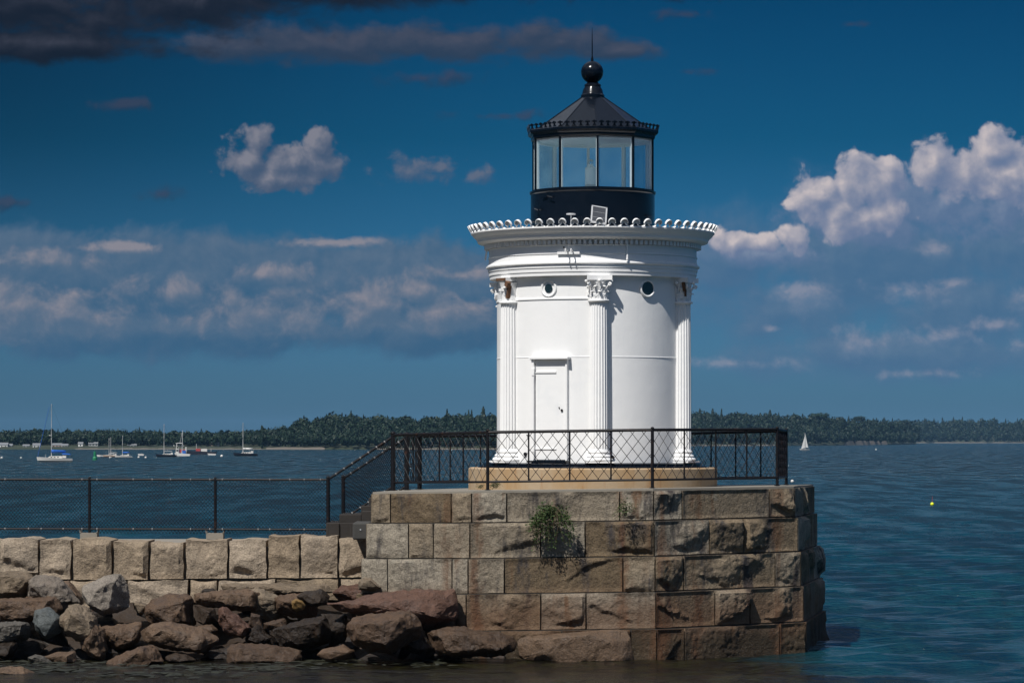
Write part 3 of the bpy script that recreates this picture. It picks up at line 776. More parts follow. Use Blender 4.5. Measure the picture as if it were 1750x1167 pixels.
def ball(px, py, r_px, label, m=HW, group='white mooring balls'):
    D = wD(py + r_px * .6); r = r_px / FPX * D; c = XD(px, D)
    t = empty('mooring_ball', (c.x, c.y, 0), label, 'buoy', group)
    mb = MB(); mb.sphere((0, 0, r * .5), r, 10, 8); mb.build('float', m, t, True)
    mb = MB(); mb.tube((0, 0, r * 1.4), (0, 0, r * 1.9), r * .18); mb.build('eye', M_rail, t)
ball(3, 782, 2.2, 'white mooring ball at the left edge of the frame')
ball(36, 782, 1.8, 'white mooring ball left of the blue-covered sloop')
ball(188, 781.5, 1.8, 'white mooring ball in front of the cluster of bare masts')
ball(237, 781, 2.0, 'white mooring ball right of the small white sloop')
ball(249, 781.5, 2.0, 'white mooring ball left of the black sloop with the tall mast')
ball(379, 779, 2.6, 'large white mooring ball between the barge and the lone black sloop')
ball(1354, 822, 3.0, 'white float just beyond the right railing post')
ball(1497, 768, 1.6, 'faint white float far off under the sandy bluff')
def spar(px, py, h_px, w_px, label, m, cat='buoy'):
    D = wD(py); s = D / FPX; c = XD(px, D); h = h_px * s; w = w_px * s
    t = empty('channel_buoy', (c.x, c.y, 0), label, cat)
    mb = MB(); mb.lathe([(0, -.2), (w / 2, -.2), (w / 2, h * .22), (w * .3, h * .35), (w * .28, h * .8), (0, h * .85)], 12); mb.build('body', m, t)
    mb = MB(); mb.tube((0, 0, h * .8), (0, 0, h), w * .07); mb.build('topmark', m, t)
spar(162, 786, 17, 8, 'green channel buoy between the blue-covered sloop and the bare masts', HGn)
D = wD(863); s = D / FPX; c = XD(1593, D)
t = empty('float_buoy', (c.x, c.y, 0), 'bright yellow round float with a thin stick on the open water at right', 'buoy')
mb = MB(); mb.sphere((0, 0, 3 * s * .6), 3.2 * s, 14, 10); mb.build('float', HY, t, True)
mb = MB(); mb.tube((0, 0, 6 * s), (.02, 0, 15 * s), .012, 5); mb.build('stick', HR, t)

# ------------------------------------------------------------------ the lighthouse
LH = empty('lighthouse', (0, 0, 3.0), 'small white cast-iron lighthouse with fluted columns and black lantern on the stone pier', 'lighthouse')
LHI = Matrix.Translation((0, 0, -3.0))
def lpart(mb, name, mat, parent=None, smooth=False, auto=None):
    """builds world-space geometry and parents it under the lighthouse"""
    mb.v = [(x, y, z - 3.0) for x, y, z in mb.v]
    return mb.build(name, mat, parent or LH, smooth, auto=auto)
mb = MB(); mb.lathe([(0, 3.345), (2.33, 3.345), (2.36, 3.32), (2.36, 2.9), (0, 2.9)], 96); fnd = lpart(mb, 'foundation', M_found, smooth=True, auto=30)
mb = MB(); mb.lathe([(0, 3.44), (1.95, 3.44), (2.05, 3.435), (2.08, 3.42), (2.08, 3.385), (2.17, 3.375), (2.18, 3.348), (0, 3.348)], 96); lpart(mb, 'base_plate', M_black, smooth=True, auto=30)
# wall with its welded seams
mb = MB()
mb.lathe([(1.82, 3.43), (1.82, 5.385), (1.826, 5.39), (1.826, 5.40), (1.818, 5.405), (1.818, 6.93)], 160); wall = lpart(mb, 'tower_wall', M_white, smooth=True, auto=20)
mb = MB(); mb.lathe([(1.815, 6.46), (1.835, 6.46), (1.835, 6.485), (1.815, 6.50)], 40, a0=R_(-54), a1=R_(-2)); mb.lathe([(1.815, 6.46), (1.835, 6.46), (1.835, 6.485), (1.815, 6.50)], 40, a0=R_(-118), a1=R_(-62)); lpart(mb, 'seam_strip', M_white, wall, smooth=True, auto=30)
# rivets and fittings on the wall
def on_wall(phi, z, R=1.82): return Vector((R * math.sin(R_(phi)), -R * math.cos(R_(phi)), z))
mb = MB()
for phi, z, r in [(-43, 3.95, .01), (10, 3.55, .03), (-44.5, 3.6, .035)]:
    p = on_wall(phi, z); q = on_wall(phi, z, 1.85); mb.tube(p, q, r, 8)
lpart(mb, 'fitting', M_rail, wall)

# entablature
prof = [(1.78, 6.89), (1.955, 6.89), (1.958, 6.955), (1.972, 6.96), (1.974, 7.03), (1.988, 7.035), (1.990, 7.09), (2.005, 7.10), (2.025, 7.11), (2.025, 7.135), (2.005, 7.15), (1.985, 7.17), (1.975, 7.20), (1.970, 7.285), (1.985, 7.29), (1.985, 7.305), (1.970, 7.31),
        (1.968, 7.44), (1.985, 7.455), (1.95, 7.46), (1.95, 7.545), (2.06, 7.55), (2.10, 7.565), (2.165, 7.575), (2.18, 7.585), (2.19, 7.60), (2.195, 7.635), (2.21, 7.645), (2.215, 7.66), (2.235, 7.675), (2.265, 7.70), (2.285, 7.73), (2.295, 7.745), (2.31, 7.75), (2.31, 7.775), (2.28, 7.78), (1.1, 7.80)]
mb = MB(); mb.lathe(prof, 160); ent = lpart(mb, 'entablature', M_white, smooth=True, auto=25)
mb = MB(); N = 132
for i in range(N):
    t = 2 * math.pi * i / N
    M = Matrix.Rotation(t, 3, 'Z'); c = M @ Vector((0, -1.998, 7.503)); mb.box(c, (.054, .12, .078), M)
o = lpart(mb, 'dentils', M_white, ent); o['kind'] = 'stuff'
# antefixes
def fan_mesh():
    mb = MB(); w = .113
    half = [(w, 0), (w, .012), (.085, .018), (.060, .032), (.047, .052), (.052, .066), (.080, .078), (.082, .105), (.070, .140), (.045, .168), (.018, .180)]
    poly = half + [(-x, z) for x, z in reversed(half)]
    n = len(poly); c = (0, .06)
    # shallow shell: centre vertex pushed back
    vs = [(x, -.022, z) for x, z in poly] + [(x * .78, .010, .08 + (z - .08) * .78 if z > .06 else z) for x, z in poly] + [(x, .024, z) for x, z in poly] + [(0, .016, .085), ]
    fs = []
    for i in range(n - 1):
        fs.append((i, i + 1, n + i + 1, n + i)); fs.append((2 * n + i, 2 * n + i + 1, i + 1, i)); fs.append((n + i, n + i + 1, 3 * n))
        fs.append((2 * n + i + 1, 2 * n + i, 3 * n))
    mb.add(vs, fs)
    for k in range(7):
        a = R_(-75 + 25 * k); mb.tube((.012 * math.sin(a), .0, .082 + .012 * math.cos(a)), (.062 * math.sin(a), -.004, .095 + .066 * math.cos(a)), .0035, 4, .0055)
    arc = [(.078 * math.sin(R_(a)), -.022, .10 + .078 * math.cos(R_(a))) for a in range(-105, 106, 21)]
    mb.path(arc, .0085, 5)
    return mb
fm = fan_mesh()
proto = None; N = 64
for i in range(N):
    t = 2 * math.pi * (i + .3) / N
    if proto is None: o = proto = fm.build('antefix', M_white, ent)
    else: o = proto.copy(); COL.objects.link(o)
    o.location = (2.285 * math.sin(t), -2.285 * math.cos(t), 7.766 - 3.0)
    o.rotation_euler = (R_(27), 0, t); o.scale = (.84, .9, .90)
# brackets and pipe stubs on the frieze
mb = MB()
for a, z in ((-17.5, 7.30), (-11.2, 7.30)):
    M = Matrix.Rotation(R_(a), 3, 'Z'); mb.box(M @ Vector((0, -2.0, z)), (.20, .03, .045), M)
for a in (-14.8, -12.0):
    p = on_wall(a, 7.33, 1.98); mb.tube(p, on_wall(a, 7.36, 2.17), .013, 6); mb.tube(on_wall(a, 7.36, 2.17), on_wall(a, 7.29, 2.17), .013, 6)
lpart(mb, 'bracket', M_white, ent)
mb = MB(); mb.tube(on_wall(17.0, 7.46, 2.03), on_wall(16.6, 7.18, 2.05), .016, 8); mb.tube(on_wall(16.6, 7.20, 2.05), on_wall(16.6, 7.17, 2.05), .022, 8); lpart(mb, 'drain_pipe', M_white, ent)
mb = MB(); mb.tube(on_wall(-84, 7.46, 2.02), on_wall(-84, 7.26, 2.05), .016, 8); lpart(mb, 'drain_pipe', M_white, ent)
mb = MB(); mb.tube(on_wall(-17.0, 7.405, 1.96), on_wall(-17.0, 7.405, 1.985), .013, 8); lpart(mb, 'drain_hole', M_black, ent)

# columns
def leaf(mb, phi, r0, z0, h, w, curl, out):
    """acanthus leaf standing against the bell, curling out at the tip"""
    n = 7; L = []
    for i in range(n + 1):
        t = i / n
        r = r0 + out * t ** 2.2; z = z0 + h * min(1, t * 1.12) - (curl * max(0, t - .8) / .2)
        if t > .8: r += curl * 1.1 * (t - .8) / .2
        ww = w * (.55 + .6 * math.sin(math.pi * min(1, t * .9 + .08))) * (1 - .35 * t) * (1 + .28 * math.sin(t * 19))
        L.append((r, z, ww))
    vs = []
    for r, z, ww in L:
        for k, dr in ((-1, -.010), (-.45, .012), (0, .004), (.45, .012), (1, -.010)):
            a = phi; x = ww * k; y = -(r + dr)
            vs.append((x * math.cos(a) - y * -math.sin(a) * -1 if False else x * math.cos(a) - y * math.sin(a), x * math.sin(a) + y * math.cos(a), z))
    fs = [(i * 5 + j, i * 5 + j + 1, i * 5 + 6 + j, i * 5 + 5 + j) for i in range(n) for j in range(4)]
    mb.add(vs, fs)
def shaft_mb():
    mb = MB(); nf = 20; m = nf * 6; prof = [(3.66, 1.03), (3.68, 1.0), (4.4, .995), (5.2, .975), (5.9, .945), (6.38, .915), (6.405, .94)]
    vs = []
    for z, k in prof:
        for i in range(m):
            t = 2 * math.pi * i / m; u = (i % 6) / 6
            fl = 0.0 if (i % 6) == 0 else -.021 * math.sin(math.pi * (i % 6) / 6) ** .6
            if z < 3.67 or z > 6.39: fl = 0
            r = (.176 + fl) * k; vs.append((r * math.cos(t), r * math.sin(t), z))
    fs = [(a * m + i, a * m + (i + 1) % m, (a + 1) * m + (i + 1) % m, (a + 1) * m + i) for a in range(len(prof) - 1) for i in range(m)]
    mb.add(vs, fs); return mb
def capital_mb(full=True):
    mb = MB()
    mb.lathe([(.165, 6.405), (.20, 6.41), (.205, 6.43), (.195, 6.445), (.165, 6.45)], 24)
    mb.lathe([(.155, 6.44), (.152, 6.60), (.165, 6.72), (.20, 6.80), (.0, 6.80)], 24)
    if full:
        for k in range(8): leaf(mb, math.pi * 2 * k / 8, .16, 6.45, .17, .058, .035, .035)
        for k in range(8): leaf(mb, math.pi * 2 * (k + .5) / 8, .16, 6.50, .22, .055, .042, .055)
        for k in range(4):
            a = math.pi * 2 * (k + .5) / 4; d = Vector((math.sin(a), -math.cos(a), 0)); pts = []
            for i in range(7): t = i / 6; pts.append(d * (.16 + .13 * t ** 1.5) + Vector((0, 0, 6.58 + .17 * t ** .8)))
            cc = d * .262 + Vector((0, 0, 6.735))
            for i in range(1, 11): b = R_(60 + 45 * i); pts.append(cc + (d * math.sin(b) + Vector((0, 0, 1)) * math.cos(b)) * .045 * (1 - i / 14))
            mb.path(pts, .013, 6)
            a2 = math.pi * 2 * k / 4; d2 = Vector((math.sin(a2), -math.cos(a2), 0)); mb.sphere(d2 * .235 + Vector((0, 0, 6.79)), .034, 8, 6)
            for sgn in (-1, 1):
                e = Vector((d2.y, -d2.x, 0)) * sgn; pts = [d2 * .175 + Vector((0, 0, 6.6)), d2 * .20 + e * .03 + Vector((0, 0, 6.70)), d2 * .215 + e * .07 + Vector((0, 0, 6.755)), d2 * .215 + e * .045 + Vector((0, 0, 6.735))]
                mb.path(pts, .010, 5)
    # abacus with hollowed sides
    pl = []
    for k in range(4):
        a = math.pi / 2 * k; 
        for t in (-1, -.93, -.5, 0, .5, .93):
            w = .235; dd = w - .045 * (1 - t * t) if abs(t) < 1 else w - .005
            x = t * w; y = -dd; pl.append((x * math.cos(a) - y * math.sin(a), x * math.sin(a) + y * math.cos(a)))
    if full: mb.slab(pl, 6.80, 6.888)
    else: mb.slab([(-.16, -.17), (.15, -.17), (.15, .17), (-.16, .17)], 6.82, 6.888)
    return mb
def base_mb():
    mb = MB()
    mb.lathe([(.17, 3.70), (.185, 3.66), (.20, 3.64), (.19, 3.62), (.188, 3.60), (.21, 3.585), (.225, 3.565), (.21, 3.545), (.205, 3.535), (.235, 3.53), (.262, 3.505), (.262, 3.485), (.24, 3.47), (.10, 3.465)], 32)
    mb.box((0, 0, 3.453), (.53, .50, .028)); return mb
smb, cmb, bmb = shaft_mb(), capital_mb(), base_mb()
for k in range(6):
    phi = R_(2.1 + 60 * k); loc = (1.865 * math.sin(phi), -1.865 * math.cos(phi), -3.0)
    if k == 0:
        c0 = smb.build('column', M_white, LH, True, auto=22); cap0 = cmb.build('capital', M_white, c0, True, auto=40); b0 = bmb.build('column_base', M_white, c0, True, auto=30); c = c0
    else:
        c = c0.copy(); COL.objects.link(c)
        if k != 5: d = cap0.copy(); COL.objects.link(d); d.parent = c
        d = b0.copy(); COL.objects.link(d); d.parent = c
        if k == 5:
            c['label'] = 'left column whose capital has lost its leaves and shows rust'
            d = capital_mb(False).build('capital', M_white, c, True, auto=40)
            m2 = MB(); m2.box((-.01, -.02, 6.855), (.30, .36, .05)); m2.box((.12, -.10, 6.62), (.075, .07, .24), Matrix.Rotation(.2, 3, 'Y')); m2.box((.16, -.14, 6.76), (.10, .07, .10), Matrix.Rotation(.5, 3, 'Y'))
            m2.build('rusted_core', M_rust, d)
            m2 = MB(); leaf(m2, .55, .155, 6.55, .18, .06, .04, .06); leaf(m2, -.5, .155, 6.52, .10, .05, .05, .06); m2.box((-.03, -.165, 6.66), (.09, .05, .05)); m2.build('leaf_remnant', M_white, d)
    c.location = loc; c.rotation_euler = (0, 0, phi)
    if k == 1:
        m2 = MB(); m2.box((-.19, -.13, 6.72), (.05, .05, .17), Matrix.Rotation(-.35, 3, 'Y')); m2.box((-.165, -.15, 6.60), (.035, .03, .12)); m2.build('rust_patch', M_rust, c)

# portholes, midway between the columns
for k in range(6):
    phi = R_(2.1 - 30 + 60 * k); M = Matrix.Rotation(phi, 4, 'Z')
    small = (k == 0)
    mb = MB()
    ro, ri, rg = .165, .125, (.078 if small else .128)
    pr = [(ro, .08), (ro, -.018), (ro - .012, -.03), (ri + .012, -.03), (ri, -.02), (ri, -.01), (rg, .055)]
    if not small: pr = [(ro, .08), (ro, -.035), (ro - .012, -.048), (ri + .016, -.048), (rg, -.036), (rg, .05)]
    b = len(mb.v); mb.lathe(pr, 40)
    mb.v = [(x, z - 1.812, -y) for x, y, z in mb.v]      # axis z -> radial
    mb.v = [tuple(M @ Vector(p)) for p in mb.v]
    mb.v = [(x, y, z + 6.665) for x, y, z in mb.v]
    # cut-back of the wall is hidden behind the flange; the ring stands proud
    pt = lpart(mb, 'porthole', M_white, smooth=True, auto=40)
    mb = MB(); n = 32; dep = .0 if small else -.008
    ring = [(rg * 1.02 * math.cos(2 * math.pi * i / n), -1.812 - .022 + dep, rg * 1.02 * math.sin(2 * math.pi * i / n)) for i in range(n)]
    ring = [tuple(M @ Vector(p)) for p in ring]; ring = [(x, y, z + 6.665) for x, y, z in ring]
    mb.add(ring, [tuple(range(n))]); lpart(mb, 'glass', M_dglass, pt)

# door
phiD = -26.5; MD = Matrix.Rotation(R_(phiD), 3, 'Z')
def dbox(mb, x, z, w, h, y0, y1):
    """box in door space: x right, z up, y outward distance from the tower axis"""
    mb.box(MD @ Vector((x, -(y0 + y1) / 2, 0)) + Vector((0, 0, z)), (w, abs(y1 - y0), h), MD)
mb = MB(); dbox(mb, .005, 4.39, .62, 1.78, 1.70, 1.838); door = lpart(mb, 'door', M_white)
mb = MB(); dbox(mb, -.345, 4.415, .05, 1.87, 1.70, 1.895); dbox(mb, .33, 4.415, .035, 1.87, 1.70, 1.865); dbox(mb, 0, 5.31, .66, .06, 1.70, 1.846); lpart(mb, 'door_frame', M_white, door)
mb = MB(); dbox(mb, -.005, 5.375, .80, .035, 1.70, 1.94); dbox(mb, -.005, 5.352, .77, .014, 1.70, 1.92); lpart(mb, 'door_hood', M_white, door)
mb = MB(); dbox(mb, -.10, 5.118, .44, .035, 1.83, 1.856); dbox(mb, -.335, 5.12, .05, .13, 1.83, 1.905); dbox(mb, -.31, 5.20, .02, .05, 1.83, 1.90); lpart(mb, 'hinge', M_white, door)
mb = MB(); dbox(mb, -.10, 3.70, .44, .028, 1.83, 1.853); dbox(mb, -.335, 3.70, .05, .12, 1.83, 1.905); lpart(mb, 'hinge', M_white, door)
mb = MB()
for x, z, r in ((.235, 4.41, .022), (.18, 4.46, .011)):
    p = MD @ Vector((x, -1.83, 0)) + Vector((0, 0, z)); q = MD @ Vector((x, -1.86, 0)) + Vector((0, 0, z)); mb.tube(p, q, r, 10)
lpart(mb, 'lock', M_rail, door)
mb = MB(); dbox(mb, -.02, 3.465, .80, .035, 1.70, 1.99); lpart(mb, 'door_sill', M_black, door)

# lantern
mb = MB(); mb.lathe([(1.178, 7.78), (1.178, 8.50), (1.19, 8.51), (1.20, 8.53), (1.20, 8.56), (1.10, 8.565), (0, 8.565)], 96); drum = lpart(mb, 'lantern_drum', M_black, smooth=True, auto=30)
mb = MB()
for phi, z, s_ in ((-42, 8.40, .03), (-60, 8.18, .035), (-80, 7.98, .03)):
    p = on_wall(phi, z, 1.17); q = on_wall(phi, z, 1.25); mb.tube(p, q, .012, 6); mb.tube(on_wall(phi - 2, z + s_, 1.25), on_wall(phi + 4, z, 1.25), .016, 6)
mb.box(on_wall(-50, 8.41, 1.2), (.13, .03, .02), Matrix.Rotation(R_(-50), 3, 'Z'))
lpart(mb, 'conduit', M_black, drum)
mb = MB(); mb.lathe([(0, 8.035), (.085, 8.035), (.09, 8.045), (.085, 8.06), (0, 8.065)], 20, c=on_wall(-17, 0, 1.5).xy); mb.tube(on_wall(-17, 7.80, 1.5), on_wall(-17, 8.04, 1.5), .010); lpart(mb, 'dome_antenna', M_alu, drum, smooth=True, auto=30)
mb = MB(); mb.box(on_wall(60, 8.08, 1.2), (.12, .06, .04), Matrix.Rotation(R_(60), 3, 'Z')); lpart(mb, 'junction_box', M_black, drum)
# solar panel leaning on the drum
MS = Matrix.Rotation(R_(5), 3, 'Z') @ Matrix.Rotation(R_(9), 3, 'Y') @ Matrix.Rotation(R_(-38), 3, 'X')
cs = Vector((.075, -1.55, 8.02))
mb = MB(); mb.box(cs, (.27, .014, .37), MS); sp = lpart(mb, 'solar_panel', M_solar)
mb = MB()
for dx, dz, w, h in ((-.135, 0, .026, .40), (.135, 0, .026, .40), (0, .195, .296, .022), (0, -.195, .296, .022)):
    mb.box(cs + MS @ Vector((dx, -.004, dz)), (w, .034, h), MS)
for k in (-1, 1): mb.box(cs + MS @ Vector((0, -.0085, k * .065)), (.25, .003, .003), MS)
lpart(mb, 'panel_frame', M_alu, sp)
mb = MB(); mb.tube(cs + MS @ Vector((0, .02, -.15)), (.075, -1.5, 7.80), .016); mb.tube(cs + MS @ Vector((0, .02, .1)), (.075, -1.3, 7.80), .014); lpart(mb, 'panel_strut', M_alu, sp)

NL = 10; RL = 1.160; off = 3.0
def lp(k, R, z): a = R_(off + 36 * k); return Vector((R * math.sin(a), -R * math.cos(a), z))
o0 = None; i0 = None
for k in range(NL):
    a = R_(off + 36 * k)
    if k == 0:
        mb = MB(); mb.box((0, -RL - .006, 9.06), (.036, .034, 1.02)); mb.v = [(x, y, z - 3) for x, y, z in mb.v]; o0 = mb.build('mullion', M_black, LH)
        mb = MB(); mb.box((0, -RL + .035, 9.06), (.052, .046, 1.02)); mb.v = [(x, y, z - 3) for x, y, z in mb.v]; i0 = mb.build('mullion_lining', M_white, o0)
        o = o0
    else:
        o = o0.copy(); COL.objects.link(o); q = i0.copy(); COL.objects.link(q); q.parent = o
    o.rotation_euler = (0, 0, a)
    A, B = lp(k, RL, 8.55), lp(k + 1, RL, 8.55); A2, B2 = lp(k, RL, 9.57), lp(k + 1, RL, 9.57)
    ins = .02; n = (A + B) / 2; n.z = 0; n.normalize()
    mb = MB(); vs = [A, B, B2, A2]; vs = [v_ for v_ in vs] + [v_ - n * .010 for v_ in vs]
    mb.add(vs, [(0, 1, 2, 3), (7, 6, 5, 4), (0, 4, 5, 1), (3, 2, 6, 7)]); lpart(mb, 'glass_pane', M_glass)
def ringpoly(R, z): return [lp(k, R, z) for k in range(NL)]
def loft(mb, prof):
    b = len(mb.v)
    for R, z in prof: mb.v += [tuple(p) for p in ringpoly(R, z)]
    for j in range(len(prof) - 1):
        for k in range(NL):
            k2 = (k + 1) % NL; mb.f.append((b + j * NL + k, b + j * NL + k2, b + (j + 1) * NL + k2, b + (j + 1) * NL + k))
mb = MB(); loft(mb, [(1.12, 9.535), (1.19, 9.53), (1.21, 9.56), (1.21, 9.60), (1.23, 9.625), (1.255, 9.63), (1.275, 9.66), (1.275, 9.70), (1.25, 9.715), (1.18, 9.715)]); cor = lpart(mb, 'lantern_cornice', M_black)
mb = MB(); mb.lathe([(0, 9.62), (1.10, 9.56), (1.12, 9.53), (1.12, 9.60), (.3, 9.75)], 10, a0=R_(off), a1=R_(off) + 2 * math.pi); lpart(mb, 'ceiling', M_white)
mb = MB(); mb.lathe([(0, 8.572), (1.125, 8.572), (1.125, 8.566)], 40); lpart(mb, 'bounce_disc', M_white)  # unseen white disc added to bounce sunlight up onto the ceiling
mb = MB(); loft(mb, [(1.16, 9.55), (1.16, 9.50), (1.125, 9.50), (1.125, 9.55)]); lpart(mb, 'head_rail', M_white)
mb = MB(); loft(mb, [(1.19, 8.555), (1.19, 8.585), (1.13, 8.585), (1.13, 8.555)]); lpart(mb, 'sill_rail', M_black)
# roof panels with raised seams
roof = empty('roof', (0, 0, 9.66), None, None); del_ = roof; roof.parent = LH; roof.location = (0, 0, 6.66)
for k in ('label', 'category', 'group'):
    if k in roof: del roof[k]
p0 = None
for k in range(NL):
    if p0 is None:
        mb = MB(); A = [Vector((R * math.sin(a), -R * math.cos(a), z)) for R, z, a in ((1.22, 0, -R_(18)), (1.22, 0, R_(18)), (.20, .71, R_(18)), (.20, .71, -R_(18)))]
        vs = A + [p - Vector((0, 0, .03)) for p in A]; mb.add(vs, [(0, 1, 2, 3), (7, 6, 5, 4), (0, 4, 5, 1), (1, 5, 6, 2), (2, 6, 7, 3), (3, 7, 4, 0)])
        mb.tube(A[0], A[3], .012, 6)
        p0 = mb.build('roof_panel', M_black, roof); o = p0
    else: o = p0.copy(); COL.objects.link(o)
    o.rotation_euler = (0, 0, R_(off + 18 + 36 * k))
# cresting, seven to a side
def crest_mb():
    mb = MB()
    poly = [(-.05, 0), (.05, 0), (.022, .022), (.014, .05), (.020, .062), (.046, .058), (.052, .078), (.040, .092), (.020, .088), (.012, .104), (-.012, .104), (-.020, .088), (-.040, .092), (-.052, .078), (-.046, .058), (-.020, .062), (-.014, .05), (-.022, .022)]
    mb.prism(poly, -.008, .008); return mb
cp = None
for k in range(NL):
    A, B = lp(k, 1.272, 9.715), lp(k + 1, 1.272, 9.715)
    for j in range(6):
        t = (j + .5) / 6; p = A.lerp(B, t); a = math.atan2((B - A).y, (B - A).x)
        if cp is None: cp = crest_mb().build('cresting', M_black, cor); o = cp
        else: o = cp.copy(); COL.objects.link(o)
        o.location = (p.x, p.y, p.z - 3.003); o.rotation_euler = (R_(14), 0, a)
mb = MB(); mb.lathe([(.225, 10.34), (.225, 10.40), (.205, 10.42), (.20, 10.43), (.185, 10.50), (.155, 10.55), (.15, 10.57), (.16, 10.58), (.155, 10.60), (.115, 10.63), (.09, 10.66), (0, 10.66)], 36); fin = lpart(mb, 'finial', M_black, smooth=True, auto=35)
mb = MB(); mb.sphere((-.01, 0, 10.838), .213, 36, 24); lpart(mb, 'ball', M_black, fin, smooth=True)
mb = MB(); mb.lathe([(.028, 11.03), (.026, 11.09), (.018, 11.12), (.012, 11.15), (.010, 11.4), (.003, 11.68), (0, 11.68)], 10, c=(-.01, 0)); lpart(mb, 'lightning_rod', M_black, fin, smooth=True, auto=40)
# beacon
mb = MB(); mb.lathe([(.16, 8.56), (.16, 8.62), (.11, 8.64), (.11, 8.70), (0, 8.70)], 24, c=(-.04, 0)); bc = lpart(mb, 'beacon', M_alu, smooth=True, auto=30)
prf = [(.10, 8.70)]
for i in range(9): z = 8.72 + i * .035; prf += [(.11, z), (.102, z + .018)]
prf += [(.10, 9.03), (.06, 9.05), (.05, 9.09), (0, 9.09)]
mb = MB(); mb.lathe(prf, 24, c=(-.04, 0)); lpart(mb, 'lens', M_lens, bc, smooth=True, auto=50)
mb = MB()
for a in range(6): p = Vector((.045 * math.cos(a * 1.05) - .04, .045 * math.sin(a * 1.05), 9.05)); mb.tube(p, p + Vector((0, 0, .11)), .004, 4)
mb.lathe([(.05, 9.15), (.05, 9.17), (.03, 9.18), (0, 9.19)], 12, c=(-.04, 0)); lpart(mb, 'bird_spikes', M_alu, bc)

# ------------------------------------------------------------------ granite pier
TILT = .013
def tz(p): return TILT * p.x - .009 * (p.y + 4.3)
Zc = [2.965, 2.43, 1.80, 1.175, .525, -.55]
top_poly = [XD(634, 58.7), XD(806, 57.75), XD(1117, 57.7), XD(1359, 59.5), XD(1392, 64.0), XD(1270, 66.6), XD(800, 67.0), XD(690, 64.6)]
cen = Vector((.12, 0))
def cpoly(k):
    s = 1 + .0135 * k; P = [cen + (p - cen) * s for p in top_poly]
    P[0] = P[0] + Vector((-.03 * k, 0)); return P
def px_of(p): return 875 + (p.x - CX) / (p.y + DT) * FPX
def t_at(A, B, px):
    # A.x + t dx - CX = k (A.y + t dy + DT)
    k = (px - 875) / FPX; dx, dy = B.x - A.x, B.y - A.y
    return (k * (A.y + DT) - (A.x - CX)) / (dx - k * dy)
PIER = empty('stone_pier', (0, 0, 0), 'eight-sided pier of weathered granite blocks carrying the lighthouse', 'pier')
